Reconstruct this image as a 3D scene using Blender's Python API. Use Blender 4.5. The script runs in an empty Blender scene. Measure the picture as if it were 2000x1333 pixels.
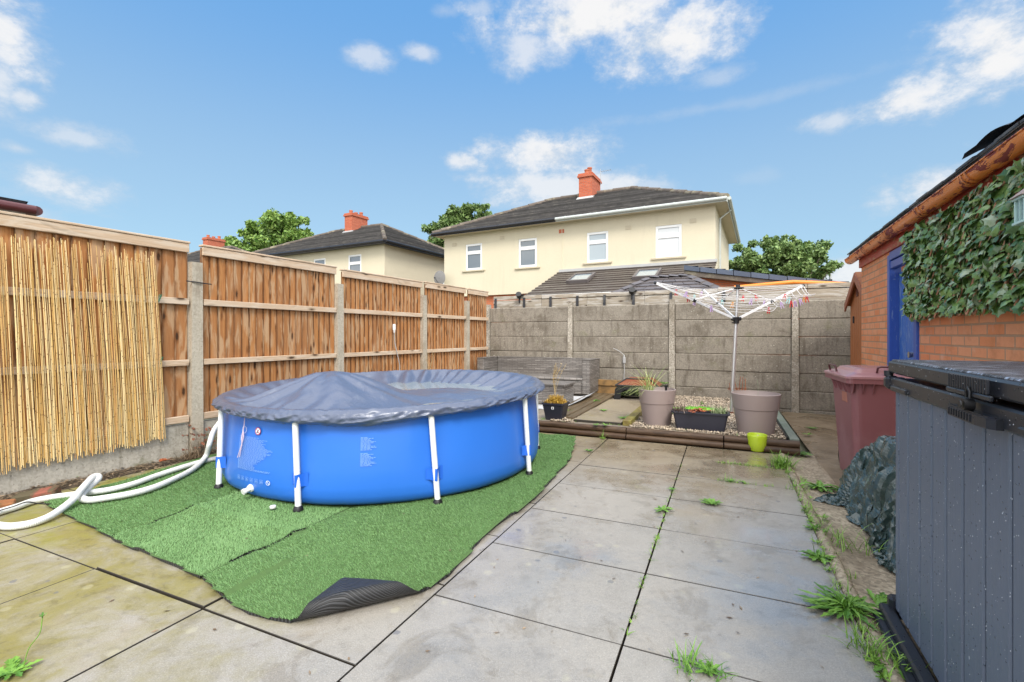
import bpy, math, random
import numpy as np
from mathutils import Vector, Matrix, noise as mnoise
R = math.radians
random.seed(11); rng = np.random.default_rng(11)
scene = bpy.context.scene
COL = scene.collection

# ---------------------------------------------------------------- camera
cam = bpy.data.cameras.new('camera'); camo = bpy.data.objects.new('camera', cam); COL.objects.link(camo)
cam.sensor_width = 36.0; cam.lens = 36.0 * 917 / 2000
cam.shift_y = -11.5 / 2000
cam.clip_start = 0.05; cam.clip_end = 3000
camo.location = (0, 0, 1.2); camo.rotation_euler = (R(90), 0, 0)
scene.camera = camo

# ---------------------------------------------------------------- node helpers
def nd(nt, typ, ins=None, **props):
    n = nt.nodes.new(typ)
    for k, v in props.items(): setattr(n, k, v)
    for k, v in (ins or {}).items():
        s = n.inputs[k]
        if isinstance(v, bpy.types.NodeSocket): nt.links.new(v, s)
        else:
            if s.type == 'RGBA' and len(v) == 3: v = (*v, 1)
            s.default_value = v
    return n
def ma(nt, op, a, b=None, c=None, clamp=False):
    ins = {0: a}
    if b is not None: ins[1] = b
    if c is not None: ins[2] = c
    return nd(nt, 'ShaderNodeMath', ins, operation=op, use_clamp=clamp).outputs[0]
def mixc(nt, f, a, b, blend='MIX'):
    n = nd(nt, 'ShaderNodeMix', None, data_type='RGBA', blend_type=blend)
    for k, v in ((0, f), (6, a), (7, b)):
        s = n.inputs[k]
        if isinstance(v, bpy.types.NodeSocket): nt.links.new(v, s)
        else: s.default_value = (*v, 1) if (k > 0 and len(v) == 3) else v
    return n.outputs[2]
def nz(nt, vec, scale, detail=4, rough=0.55, dist=0.0):
    return nd(nt, 'ShaderNodeTexNoise', {'Vector': vec, 'Scale': scale, 'Detail': detail, 'Roughness': rough, 'Distortion': dist}).outputs['Fac']
def sm(nt, v, lo, hi):
    return nd(nt, 'ShaderNodeMapRange', {0: v, 1: lo, 2: hi, 3: 0.0, 4: 1.0}, interpolation_type='SMOOTHSTEP').outputs[0]
def mp(nt, vec, scale=(1, 1, 1), loc=(0, 0, 0), rot=(0, 0, 0)):
    return nd(nt, 'ShaderNodeMapping', {'Vector': vec, 'Scale': scale, 'Location': loc, 'Rotation': rot}).outputs[0]
def attr(nt, name, out='Vector'):
    return nd(nt, 'ShaderNodeAttribute', None, attribute_name=name).outputs[out]

# ---------------------------------------------------------------- sky, sun, exposure
SUN_EL, SUN_AZ = 46.0, 168.0          # azimuth measured clockwise from +Y (view direction)
world = bpy.data.worlds.new('World'); scene.world = world; world.use_nodes = True
nt = world.node_tree; nt.nodes.clear()
sky = nd(nt, 'ShaderNodeTexSky', None, sky_type='NISHITA', sun_disc=False, sun_elevation=R(SUN_EL), sun_rotation=R(SUN_AZ),
         altitude=50, air_density=1.0, dust_density=0.6, ozone_density=2.0)
dirv = nd(nt, 'ShaderNodeTexCoord').outputs['Generated']
sep = nd(nt, 'ShaderNodeSeparateXYZ', {0: dirv})
dx, dy, dz = sep.outputs
az = ma(nt, 'ARCTAN2', dx, dy); el = ma(nt, 'ARCSINE', dz)
n_big = nz(nt, mp(nt, dirv, (1, 1, 1.9)), 4.2, 9, 0.64, 0.25)
n_fine = nz(nt, mp(nt, dirv, (1, 1, 1.5)), 14.0, 9, 0.66)
nsum = ma(nt, 'ADD', ma(nt, 'MULTIPLY', ma(nt, 'SUBTRACT', n_big, 0.5), 2.2), ma(nt, 'MULTIPLY', ma(nt, 'SUBTRACT', n_fine, 0.5), 1.7))
# each cloud: azimuth, elevation, half width, half height in degrees, density
def cl(px, py, rx, ry, d):
    a = math.atan((px - 1000) / 917); e = math.atan((655 - py) / 917 * math.cos(a))
    return (math.degrees(a), math.degrees(e), math.degrees(rx * 1.42 / 917) * math.cos(a) ** 2 , math.degrees(ry * 1.42 / 917) * math.cos(a) * math.cos(e) ** 2, d)
CLOUDS = [cl(*c) for c in (
    (1130, 40, 190, 60, 1.0), (1290, 85, 150, 65, 1.0), (1030, 90, 110, 50, .7), (1400, 150, 60, 20, .4), (1160, 10, 240, 40, .9), (940, 15, 40, 25, .5),
    (1960, 75, 120, 95, 1.0), (1765, 195, 130, 42, .95), (1630, 235, 65, 22, .6), (1070, 300, 120, 42, .95), (1100, 365, 150, 34, .8), (1230, 368, 80, 18, .5), (903, 314, 30, 15, .8),
    (725, 108, 45, 30, .6), (820, 100, 36, 18, .6), (870, 22, 30, 14, .3), (20, 80, 75, 85, .95), (45, 190, 38, 24, .7), (5, 150, 40, 60, .7),
    (110, 360, 110, 38, .75), (150, 268, 85, 24, .55), (35, 290, 40, 12, .5), (1830, 360, 115, 45, .8), (1655, 545, 60, 45, .85), (1400, 210, 260, 14, .22), (1480, 345, 60, 16, .15), (60, 420, 60, 18, .5))]
acc = None
for (a0, e0, ra, re, d) in CLOUDS:
    u = ma(nt, 'MULTIPLY', ma(nt, 'SUBTRACT', az, R(a0)), 1 / R(ra)); v = ma(nt, 'MULTIPLY', ma(nt, 'SUBTRACT', el, R(e0)), 1 / R(re))
    rr = ma(nt, 'SQRT', ma(nt, 'ADD', ma(nt, 'MULTIPLY', u, u), ma(nt, 'MULTIPLY', v, v)))
    k = ma(nt, 'ADD', ma(nt, 'SUBTRACT', 1.05, rr), nsum)
    k = ma(nt, 'MULTIPLY', sm(nt, k, 0.02, 0.95), d)
    acc = k if acc is None else ma(nt, 'MAXIMUM', acc, k)
tint = mixc(nt, 1.0, sky.outputs[0], (.72, 1.10, 1.08), 'MULTIPLY')
ramp = mixc(nt, sm(nt, dz, -.02, .30), (1.68, 2.22, 2.68), (1.38, 2.02, 2.75))
ramp = mixc(nt, sm(nt, dz, .22, .60), ramp, (.60, 1.50, 3.0))
tint = mixc(nt, .85, tint, ramp)
shade = mixc(nt, ma(nt, 'MULTIPLY', sm(nt, acc, 0.1, 0.8), sm(nt, n_fine, 0.28, 0.55)), (2.5, 2.75, 3.05), (3.45, 3.45, 3.48))
skyc = mixc(nt, acc, tint, shade)
# thick bright cloud added out of view, overhead and behind, to light the yard
back = ma(nt, 'MAXIMUM', sm(nt, dy, 0.12, -0.30), sm(nt, dz, 0.70, 0.88))
skyc = mixc(nt, back, skyc, mixc(nt, sm(nt, n_big, 0.35, 0.65), (5.5, 5.9, 6.6), (9.5, 9.4, 9.3)))
bg = nd(nt, 'ShaderNodeBackground', {'Color': skyc, 'Strength': 0.15})
nd(nt, 'ShaderNodeOutputWorld', {0: bg.outputs[0]})

sl = bpy.data.lights.new('sun', 'SUN'); so = bpy.data.objects.new('sun', sl); COL.objects.link(so)
sl.energy = 1.9; sl.angle = R(20); sl.color = (1.0, 0.955, 0.89)
sdir = Vector((math.sin(R(SUN_AZ)) * math.cos(R(SUN_EL)), math.cos(R(SUN_AZ)) * math.cos(R(SUN_EL)), math.sin(R(SUN_EL))))
so.rotation_euler = sdir.to_track_quat('Z', 'Y').to_euler(); so.location = (0, -5, 20)
vs = scene.view_settings
vs.view_transform = 'Standard'; vs.look = 'None'; vs.gamma = 1.0; vs.use_curve_mapping = False; vs.exposure = 0.84
scene.cycles.max_bounces = 6; scene.cycles.diffuse_bounces = 3; scene.cycles.glossy_bounces = 3; scene.cycles.transparent_max_bounces = 8
scene.cycles.use_denoising = True

# ---------------------------------------------------------------- object helpers
def tag(o, label=None, cat=None, group=None, kind=None):
    if label: o['label'] = label
    if cat: o['category'] = cat
    if group: o['group'] = group
    if kind: o['kind'] = kind
    return o
def thing(name, label, cat, loc=(0, 0, 0), rotz=0.0, group=None):
    o = bpy.data.objects.new(name, None); o.empty_display_size = 0.1
    COL.objects.link(o); o.location = loc; o.rotation_euler = (0, 0, rotz)
    return tag(o, label, cat, group)
def npmesh(name, V, Fc, mat, parent=None, co=None, rnd=None, smooth=False):
    V = np.asarray(V, dtype=np.float32).reshape(-1, 3); Fc = np.asarray(Fc, dtype=np.int32)
    me = bpy.data.meshes.new(name); k = Fc.shape[1]
    me.vertices.add(len(V)); me.vertices.foreach_set('co', V.ravel())
    me.loops.add(Fc.size); me.loops.foreach_set('vertex_index', Fc.ravel())
    me.polygons.add(len(Fc)); me.polygons.foreach_set('loop_start', np.arange(0, Fc.size, k, dtype=np.int32))
    me.polygons.foreach_set('loop_total', np.full(len(Fc), k, dtype=np.int32))
    me.update(calc_edges=True); me.validate()
    a = me.attributes.new('co', 'FLOAT_VECTOR', 'POINT'); a.data.foreach_set('vector', (V if co is None else np.asarray(co, dtype=np.float32)).ravel())
    if rnd is not None:
        a = me.attributes.new('rnd', 'FLOAT', 'POINT'); a.data.foreach_set('value', np.asarray(rnd, dtype=np.float32))
    me.polygons.foreach_set('use_smooth', np.full(len(Fc), smooth, dtype=bool))
    o = bpy.data.objects.new(name, me); COL.objects.link(o)
    if mat: me.materials.append(mat)
    if parent: o.parent = parent
    return o

class MB:
    """collects shapes; build() links them as ONE mesh object"""
    def __init__(s): s.v = []; s.f = []; s.c = []; s.r = []; s.M = Matrix.Identity(4); s.sm = []
    def add(s, vs, fs, rnd=None, co=None, perm=None, smooth=False):
        r = random.random() if rnd is None else rnd
        b = len(s.v); off = (r * 37.1, r * 17.3, r * 53.7)
        for i, p in enumerate(vs):
            p = Vector(p); q = Vector(co[i]) if co else Vector((p[0] + off[0], p[1] + off[1], p[2] + off[2]))
            if perm: q = Vector((q[perm[0]], q[perm[1]], q[perm[2]]))
            s.c.append(q); s.v.append(s.M @ p); s.r.append(r)
        s.f += [tuple(b + i for i in f) for f in fs]; s.sm += [smooth] * len(fs)
        return s
    def box(s, c, size, b=0.0, rot=None, rnd=None, perm=None, wco=None):
        hx, hy, hz = size[0] / 2, size[1] / 2, size[2] / 2
        vs = []; fs = []
        if b <= 0:
            vs = [Vector((x, y, z)) for x in (-hx, hx) for y in (-hy, hy) for z in (-hz, hz)]
            fs = [(0, 1, 3, 2), (4, 6, 7, 5), (0, 4, 5, 1), (2, 3, 7, 6), (0, 2, 6, 4), (1, 5, 7, 3)]
        else:
            b = min(b, hx * .9, hy * .9, hz * .9); ix = {}
            h = (hx, hy, hz)
            for sx in (-1, 1):
                for sy in (-1, 1):
                    for sz in (-1, 1):
                        sg = (sx, sy, sz)
                        for a in range(3):
                            ix[(a, sg)] = len(vs)
                            vs.append(Vector([sg[i] * (h[i] if i == a else h[i] - b) for i in range(3)]))
            for a in range(3):
                o1, o2 = [i for i in range(3) if i != a]
                for sa in (-1, 1):
                    q = []
                    for (p1, p2) in ((-1, -1), (1, -1), (1, 1), (-1, 1)):
                        sg = [0, 0, 0]; sg[a] = sa; sg[o1] = p1; sg[o2] = p2; q.append(ix[(a, tuple(sg))])
                    fs.append(tuple(q))
                for p1 in (-1, 1):
                    for p2 in (-1, 1):
                        sg = [0, 0, 0]; sg[o1] = p1; sg[o2] = p2
                        A = list(sg); A[a] = -1; B = list(sg); B[a] = 1
                        fs.append((ix[(o1, tuple(A))], ix[(o1, tuple(B))], ix[(o2, tuple(B))], ix[(o2, tuple(A))]))
            for sx in (-1, 1):
                for sy in (-1, 1):
                    for sz in (-1, 1):
                        sg = (sx, sy, sz); fs.append((ix[(0, sg)], ix[(1, sg)], ix[(2, sg)]))
            ff = []
            for f in fs:
                n = (vs[f[1]] - vs[f[0]]).cross(vs[f[2]] - vs[f[0]]); m = sum((vs[i] for i in f), Vector())
                ff.append(f if n.dot(m) > 0 else tuple(reversed(f)))
            fs = ff
        c = Vector(c)
        r = random.random() if rnd is None else rnd
        off = Vector((r * 37.1, r * 17.3, r * 53.7))
        co = [(v + off) for v in vs]
        if rot is not None:
            m = rot if isinstance(rot, Matrix) else Matrix.Rotation(rot, 3, 'Z')
            vs = [m @ v for v in vs]
        vs = [v + c for v in vs]
        if wco: co = [Vector(wco(v)) for v in vs]
        return s.add(vs, fs, r, co, perm)
    def tube(s, pts, r, n=8, cap=True, rnd=None, smooth=True):
        pts = [Vector(p) for p in pts]; N = len(pts)
        rr = r if hasattr(r, '__len__') else [r] * N
        vs = []; co = []; L = 0
        t0 = (pts[1] - pts[0]).normalized()
        up = Vector((0, 0, 1)) if abs(t0.z) < .9 else Vector((1, 0, 0))
        nx = t0.cross(up).normalized()
        r0 = random.random() if rnd is None else rnd
        for i, p in enumerate(pts):
            t = (pts[min(i + 1, N - 1)] - pts[max(i - 1, 0)])
            t = t.normalized() if t.length > 1e-9 else t0
            nx = (nx - t * nx.dot(t)); nx = nx.normalized() if nx.length > 1e-6 else t.orthogonal().normalized()
            ny = t.cross(nx)
            if i: L += (p - pts[i - 1]).length
            for k in range(n):
                a = 2 * math.pi * k / n
                d = nx * math.cos(a) + ny * math.sin(a)
                vs.append(p + d * rr[i]); co.append(Vector((rr[i] * math.cos(a) + r0 * 13, rr[i] * math.sin(a) + r0 * 7, L + r0 * 31)))
        fs = [(i * n + k, i * n + (k + 1) % n, (i + 1) * n + (k + 1) % n, (i + 1) * n + k) for i in range(N - 1) for k in range(n)]
        s.add(vs, fs, r0, co, smooth=smooth)
        if cap:      # caps keep their own corners so the shading stays crisp
            for q, sgn in ((0, 1), (N - 1, -1)):
                s.add(vs[q * n:q * n + n], [tuple(range(n - 1, -1, -1)) if sgn > 0 else tuple(range(n))], r0, co[q * n:q * n + n])
        return s
    def cyl(s, p0, p1, r0, r1=None, n=14, rnd=None):
        return s.tube([p0, p1], [r0, r0 if r1 is None else r1], n, True, rnd)
    def lathe(s, prof, n=40, c=(0, 0, 0), rnd=None, smooth=True):
        vs = []; c = Vector(c)
        for (r, z) in prof:
            for k in range(n):
                a = 2 * math.pi * k / n; vs.append(c + Vector((r * math.cos(a), r * math.sin(a), z)))
        fs = [(i * n + k, i * n + (k + 1) % n, (i + 1) * n + (k + 1) % n, (i + 1) * n + k) for i in range(len(prof) - 1) for k in range(n)]
        return s.add(vs, fs, rnd, smooth=smooth)
    def prism(s, poly, z0, z1, rnd=None):
        n = len(poly)
        vs = [(x, y, z0) for x, y in poly] + [(x, y, z1) for x, y in poly]
        fs = [tuple(range(n - 1, -1, -1)), tuple(range(n, 2 * n))] + [(i, (i + 1) % n, n + (i + 1) % n, n + i) for i in range(n)]
        return s.add(vs, fs, rnd)
    def grid(s, fn, nu, nv, rnd=None, wrap=False, smooth=True, cofn=None):
        vs = [fn(i, j) for i in range(nu) for j in range(nv)]
        co = [cofn(i, j) for i in range(nu) for j in range(nv)] if cofn else None
        fs = [(i * nv + j, i * nv + (j + 1) % nv, (i + 1) * nv + (j + 1) % nv, (i + 1) * nv + j) for i in range(nu - 1) for j in range(nv if wrap else nv - 1)]
        return s.add(vs, fs, rnd, co, smooth=smooth)
    def hexa(s, b4, t4, rnd=None, perm=None):
        return s.add(list(b4) + list(t4), [(3, 2, 1, 0), (4, 5, 6, 7), (0, 1, 5, 4), (1, 2, 6, 5), (2, 3, 7, 6), (3, 0, 4, 7)], rnd, perm=perm)
    def build(s, name, mat, parent=None, label=None):
        me = bpy.data.meshes.new(name); me.from_pydata([tuple(v) for v in s.v], [], s.f)
        a = me.attributes.new('co', 'FLOAT_VECTOR', 'POINT'); a.data.foreach_set('vector', np.array([tuple(c) for c in s.c], dtype=np.float32).ravel())
        a = me.attributes.new('rnd', 'FLOAT', 'POINT'); a.data.foreach_set('value', np.array(s.r, dtype=np.float32))
        me.polygons.foreach_set('use_smooth', np.array(s.sm, dtype=bool)); me.update()
        o = bpy.data.objects.new(name, me); COL.objects.link(o); me.materials.append(mat)
        if parent: o.parent = parent
        if label: o['label'] = label
        return o

# the yard's own axes: v runs to the right along the slab courses, u runs away along the slab joints
VA = Vector((.912, -.410, 0)); UA = Vector((.410, .912, 0)); YROT = math.atan2(-.410, .912)
def yd(v, u, z=0.0):
    p = VA * v + UA * u; p.z = z
    return p
def gp(px, py, z=0.0):
    """a spot on the ground read off the photograph (x, y in its 2000 px frame), returned in metres"""
    Z = 917 * (1.2 - z) / (py - 655); return Vector(((px - 1000) / 917 * Z, Z, z))
def at(px, py, Z):
    return Vector(((px - 1000) / 917 * Z, Z, 1.2 + (655 - py) / 917 * Z))
# ---------------------------------------------------------------- materials
def newmat(name):
    m = bpy.data.materials.new(name); m.use_nodes = True
    t = m.node_tree; b = t.nodes['Principled BSDF']
    return m, t, b
def setb(t, b, **k):
    nm = {'col': 'Base Color', 'rough': 'Roughness', 'metal': 'Metallic', 'nor': 'Normal', 'spec': 'Specular IOR Level', 'coat': 'Coat Weight', 'trans': 'Transmission Weight', 'ior': 'IOR', 'alpha': 'Alpha', 'coatr': 'Coat Roughness', 'sss': 'Subsurface Weight', 'sheen': 'Sheen Weight'}
    for q, v in k.items():
        s = b.inputs[nm[q]]
        if isinstance(v, bpy.types.NodeSocket): t.links.new(v, s)
        else: s.default_value = (*v, 1) if (s.type == 'RGBA' and len(v) == 3) else v
def bump(t, h, strength=.4, dist=.01, nor=None):
    ins = {'Height': h, 'Strength': strength, 'Distance': dist}
    if nor is not None: ins['Normal'] = nor
    return nd(t, 'ShaderNodeBump', ins).outputs[0]
def plain(name, c, rough=.5, metal=0.0, var=.12, scale=12, bmp=0.0, bscale=60, coat=0.0, c2=None, thr=(.4, .65), spec=.5, rvar=.12):
    """a colour that varies: patchy noise, a random shift per piece, uneven gloss"""
    m, t, b = newmat(name); co = attr(t, 'co'); rn = attr(t, 'rnd', 'Fac')
    n1 = nz(t, co, scale, 5, .6)
    dark = tuple(x * (1 - var) for x in c); lite = tuple(min(1, x * (1 + var)) for x in c)
    col = mixc(t, n1, dark, lite)
    if c2: col = mixc(t, sm(t, nz(t, co, scale * .6, 6, .65), *thr), col, c2)
    f = ma(t, 'ADD', 1 - var * .6, ma(t, 'MULTIPLY', rn, var * 1.2))
    col = mixc(t, 1.0, col, nd(t, 'ShaderNodeCombineColor', {0: f, 1: f, 2: f}).outputs[0], 'MULTIPLY')
    rg = ma(t, 'ADD', rough - rvar / 2, ma(t, 'MULTIPLY', nz(t, co, scale * 1.7, 4), rvar))
    setb(t, b, col=col, rough=rg, metal=metal, coat=coat, spec=spec)
    if bmp: setb(t, b, nor=bump(t, nz(t, co, bscale, 5, .6), bmp, .01))
    return m

def wood_mat(name, cs, grey, gamt=.5, knots=True, rough=.75, edge=False, dark=(.05, .022, .008)):
    m, t, b = newmat(name); co = attr(t, 'co'); rn = attr(t, 'rnd', 'Fac')
    sx_ = nd(t, 'ShaderNodeSeparateXYZ', {0: co}).outputs[0]
    g = mp(t, co, (9, 9, .55)); gr = nz(t, g, 9, 6, .65, .6)
    base = mixc(t, sm(t, gr, .3, .7), cs[0], cs[1])
    base = mixc(t, ma(t, 'MULTIPLY', sm(t, nz(t, mp(t, co, (60, 60, 1.2)), 4, 3, .6), .5, .8), .55), base, tuple(x * .45 for x in cs[0]))
    base = mixc(t, ma(t, 'MULTIPLY', rn, .5), base, cs[2])
    if edge:
        ex_ = ma(t, 'ABSOLUTE', ma(t, 'SUBTRACT', sx_, ma(t, 'ROUND', sx_)))
        base = mixc(t, ma(t, 'MULTIPLY', sm(t, ex_, .043, .049), .85), base, (.06, .025, .010))
        base = mixc(t, ma(t, 'MULTIPLY', ma(t, 'MULTIPLY', sm(t, ex_, .028, .047), sm(t, nz(t, mp(t, co, (3, 3, 2.4)), 2.0, 4), .30, .62)), .75), base, tuple(x * .33 for x in cs[0]))
        r3 = ma(t, 'FRACT', ma(t, 'MULTIPLY', rn, 9.7))
        base = mixc(t, ma(t, 'MULTIPLY', ma(t, 'GREATER_THAN', r3, .6), .38), base, (.30, .135, .055))
    # weathered silver streaks
    gm = ma(t, 'MULTIPLY', sm(t, nz(t, mp(t, co, (7, 7, 1.1)), 2.2, 5, .6, .8), .47, .62), gamt)
    base = mixc(t, gm, base, grey)
    # damp dark blotches
    base = mixc(t, ma(t, 'MULTIPLY', sm(t, nz(t, mp(t, co, (6, 6, 1.6)), 2.0, 3, .5, .4), .60, .70), .35), base, tuple(x * .42 for x in cs[0]))
    if knots:
        vo = nd(t, 'ShaderNodeTexVoronoi', {'Vector': mp(t, co, (9.0, 9.0, 3.1)), 'Scale': 1.0, 'Randomness': 1.0})
        d = ma(t, 'ADD', vo.outputs['Distance'], ma(t, 'MULTIPLY', nz(t, co, 40, 2), .08))
        base = mixc(t, ma(t, 'MULTIPLY', sm(t, d, .30, .16), .75), base, tuple(x * .5 for x in cs[0]))
        base = mixc(t, ma(t, 'MULTIPLY', sm(t, d, .19, .12), .95), base, dark)
    setb(t, b, col=base, rough=rough, spec=.35, nor=bump(t, gr, .35, .004))
    return m
W_BOARD = wood_mat('fence board wood', ((.36, .135, .038), (.58, .275, .095), (.46, .20, .07)), (.60, .43, .26), .55, edge=True)
W_RAIL = wood_mat('weathered rail wood', ((.47, .33, .21), (.62, .47, .33), (.55, .42, .30)), (.62, .53, .42), .6, knots=True)
W_OLD = wood_mat('old grey timber', ((.27, .22, .16), (.42, .36, .28), (.32, .29, .24)), (.50, .47, .42), .8)
W_LOG = wood_mat('dark wet log', ((.035, .020, .011), (.10, .055, .028), (.07, .042, .025)), (.15, .10, .06), .3, knots=False, rough=.5)
W_DECK = wood_mat('wet plank wood', ((.075, .05, .026), (.15, .105, .055), (.11, .08, .045)), (.19, .155, .10), .4, knots=False, rough=.35)
W_SHED = wood_mat('stained shed cladding', ((.36, .12, .04), (.44, .16, .055), (.40, .14, .05)), (.40, .15, .06), .2, knots=False, rough=.6)

def concrete_mat(name, c, c2, dirt, moss=0.0, lichen=0.5, speck=.5, rough=.85, scale=1.0):
    m, t, b = newmat(name); co = attr(t, 'co')
    col = mixc(t, nz(t, co, 3.2 * scale, 6, .65), c, c2)
    vo = nd(t, 'ShaderNodeTexVoronoi', {'Vector': co, 'Scale': 62 * scale}).outputs['Color']
    col = mixc(t, ma(t, 'MULTIPLY', ma(t, 'GREATER_THAN', nd(t, 'ShaderNodeSeparateColor', {0: vo}).outputs[0], .62), speck * .55), col, tuple(min(1, x * 1.45) for x in c2))
    col = mixc(t, ma(t, 'MULTIPLY', ma(t, 'LESS_THAN', nd(t, 'ShaderNodeSeparateColor', {0: vo}).outputs[1], .33), speck * .75), col, tuple(x * .42 for x in c))
    col = mixc(t, ma(t, 'MULTIPLY', sm(t, nz(t, co, 1.7 * scale, 8, .72, .5), .46, .72), .8), col, dirt)
    pit = sm(t, nz(t, co, 48 * scale, 3, .6), .60, .70)
    col = mixc(t, ma(t, 'MULTIPLY', pit, .5), col, tuple(x * .5 for x in dirt))
    col = mixc(t, ma(t, 'MULTIPLY', sm(t, nz(t, mp(t, co, (7, 7, .9)), 1.6, 6, .7, .3), .50, .70), .55), col, tuple(x * .8 for x in dirt))
    if moss: col = mixc(t, ma(t, 'MULTIPLY', sm(t, nz(t, co, 2.6, 7, .7), .56, .72), moss), col, (.13, .14, .045))
    if lichen:
        l = nd(t, 'ShaderNodeTexVoronoi', {'Vector': co, 'Scale': 17 * scale}).outputs['Distance']
        l = ma(t, 'ADD', l, ma(t, 'MULTIPLY', nz(t, co, 60), .18)); l = ma(t, 'MULTIPLY', sm(t, l, .27, .19), sm(t, nz(t, co, 2.1, 3), .48, .6))
        col = mixc(t, ma(t, 'MULTIPLY', l, lichen), col, (.62, .59, .50))
    setb(t, b, col=col, rough=rough, spec=.3, nor=bump(t, nz(t, co, 70 * scale, 5, .7), .38, .005))
    return m
C_WALL = concrete_mat('exposed aggregate panel', (.215, .188, .150), (.305, .272, .222), (.090, .071, .050), .35, .55, .3)
C_POST = concrete_mat('concrete post', (.36, .32, .26), (.47, .43, .36), (.17, .14, .10), .2, .85, .7)
C_FPOST = concrete_mat('pale concrete post', (.40, .35, .27), (.50, .45, .36), (.28, .23, .165), .1, .4, .22)
C_GRAVELBOARD = concrete_mat('concrete base board', (.38, .35, .29), (.50, .47, .40), (.17, .15, .105), .9, .3, .25)
C_KERB = concrete_mat('old concrete edging', (.30, .24, .16), (.44, .37, .27), (.15, .11, .07), .4, .4, .6, .7)

def slab_mat():
    m, t, b = newmat('wet paving slab'); co = attr(t, 'co'); rn = attr(t, 'rnd', 'Fac')
    wp = nd(t, 'ShaderNodeNewGeometry').outputs['Position']
    s = nd(t, 'ShaderNodeSeparateXYZ', {0: wp}); X, Y = s.outputs[0], s.outputs[1]
    vv = ma(t, 'SUBTRACT', ma(t, 'MULTIPLY', X, .912), ma(t, 'MULTIPLY', Y, .41))
    uu = ma(t, 'ADD', ma(t, 'MULTIPLY', X, .41), ma(t, 'MULTIPLY', Y, .912))
    grit = nz(t, wp, 190, 3, .7); big = nz(t, wp, 1.1, 6, .62); mid = nz(t, wp, 3.4, 6, .65, .3); fine = nz(t, wp, 42, 5, .65)
    col = mixc(t, mid, (.235, .214, .182), (.41, .385, .342))
    col = mixc(t, ma(t, 'MULTIPLY', rn, .35), col, (.36, .32, .26))
    col = mixc(t, ma(t, 'MULTIPLY', sm(t, fine, .5, .75), .35), col, (.20, .19, .17))
    col = mixc(t, ma(t, 'MULTIPLY', sm(t, grit, .52, .66), .40), col, (.15, .14, .12)); col = mixc(t, ma(t, 'MULTIPLY', sm(t, grit, .46, .36), .35), col, (.56, .54, .49))
    # brown silt towards the far end
    silt = ma(t, 'MULTIPLY', sm(t, ma(t, 'ADD', uu, ma(t, 'MULTIPLY', big, 1.6)), 4.3, 5.4), .75)
    silt = ma(t, 'MAXIMUM', silt, ma(t, 'MULTIPLY', sm(t, mid, .56, .72), .35))
    col = mixc(t, silt, col, (.25, .19, .105))
    # damp patches and worn stains with outlines of their own
    col = mixc(t, ma(t, 'MULTIPLY', sm(t, nz(t, wp, 2.3, 8, .68, .8), .53, .60), .50), col, mixc(t, 1.0, col, (.60, .55, .46), 'MULTIPLY'))
    col = mixc(t, ma(t, 'MULTIPLY', sm(t, nz(t, mp(t, wp, (1, 1, 1), (7, 3, 0)), 5.5, 7, .7, .5), .55, .66), .40), col, mixc(t, 1.0, col, (.62, .60, .56), 'MULTIPLY'))
    # algae on the slabs left of the turf
    alg = sm(t, ma(t, 'ADD', vv, ma(t, 'MULTIPLY', ma(t, 'SUBTRACT', mid, .5), 2.6)), -1.35, -2.6)
    alg = ma(t, 'MULTIPLY', alg, sm(t, nz(t, wp, 2.1, 6, .7, .6), .28, .6))
    col = mixc(t, ma(t, 'MULTIPLY', alg, .92), col, mixc(t, nz(t, wp, 7, 5), (.175, .150, .028), (.275, .24, .062)))
    col = mixc(t, ma(t, 'MULTIPLY', ma(t, 'MULTIPLY', alg, sm(t, nz(t, wp, 13, 7, .75, .4), .50, .64)), .55), col, (.12, .10, .045))
    alg2 = ma(t, 'MULTIPLY', sm(t, vv, -3.1, -3.9), sm(t, uu, .95, 1.35))
    col = mixc(t, ma(t, 'MULTIPLY', ma(t, 'MULTIPLY', alg2, sm(t, nz(t, wp, 5, 6, .7), .42, .62)), .8), col, (.235, .225, .03))
    vo = nd(t, 'ShaderNodeTexVoronoi', {'Vector': wp, 'Scale': 10.0}); d = ma(t, 'ADD', vo.outputs['Distance'], ma(t, 'MULTIPLY', nz(t, wp, 26, 4), .32))
    cc = nd(t, 'ShaderNodeSeparateColor', {0: vo.outputs['Color']})
    spot = sm(t, d, .44, .30)
    col = mixc(t, ma(t, 'MULTIPLY', ma(t, 'MULTIPLY', spot, ma(t, 'GREATER_THAN', cc.outputs[0], .80)), .30), col, (.50, .47, .33))
    col = mixc(t, ma(t, 'MULTIPLY', sm(t, nz(t, wp, 16, 6, .7), .52, .72), .42), col, (.185, .170, .145))
    col = mixc(t, ma(t, 'MULTIPLY', ma(t, 'MULTIPLY', sm(t, d, .36, .30), ma(t, 'GREATER_THAN', cc.outputs[1], .84)), .7), col, (.14, .14, .15))
    wet = sm(t, ma(t, 'ADD', ma(t, 'MULTIPLY', big, .65), ma(t, 'MULTIPLY', mid, .35)), .44, .60)
    right = sm(t, vv, -1.7, -1.0)
    wet = ma(t, 'MULTIPLY', wet, ma(t, 'ADD', .25, ma(t, 'MULTIPLY', right, .75)))
    col = mixc(t, ma(t, 'MULTIPLY', wet, .35), col, mixc(t, 1.0, col, (.55, .52, .48), 'MULTIPLY'))
    rg = ma(t, 'SUBTRACT', ma(t, 'ADD', .46, ma(t, 'MULTIPLY', fine, .22)), ma(t, 'ADD', ma(t, 'MULTIPLY', wet, .30), ma(t, 'MULTIPLY', right, .14)))
    hh = ma(t, 'ADD', ma(t, 'MULTIPLY', ma(t, 'ADD', fine, ma(t, 'MULTIPLY', grit, .5)), ma(t, 'SUBTRACT', 1.0, ma(t, 'MULTIPLY', wet, .7))), ma(t, 'MULTIPLY', mid, .6))
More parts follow.
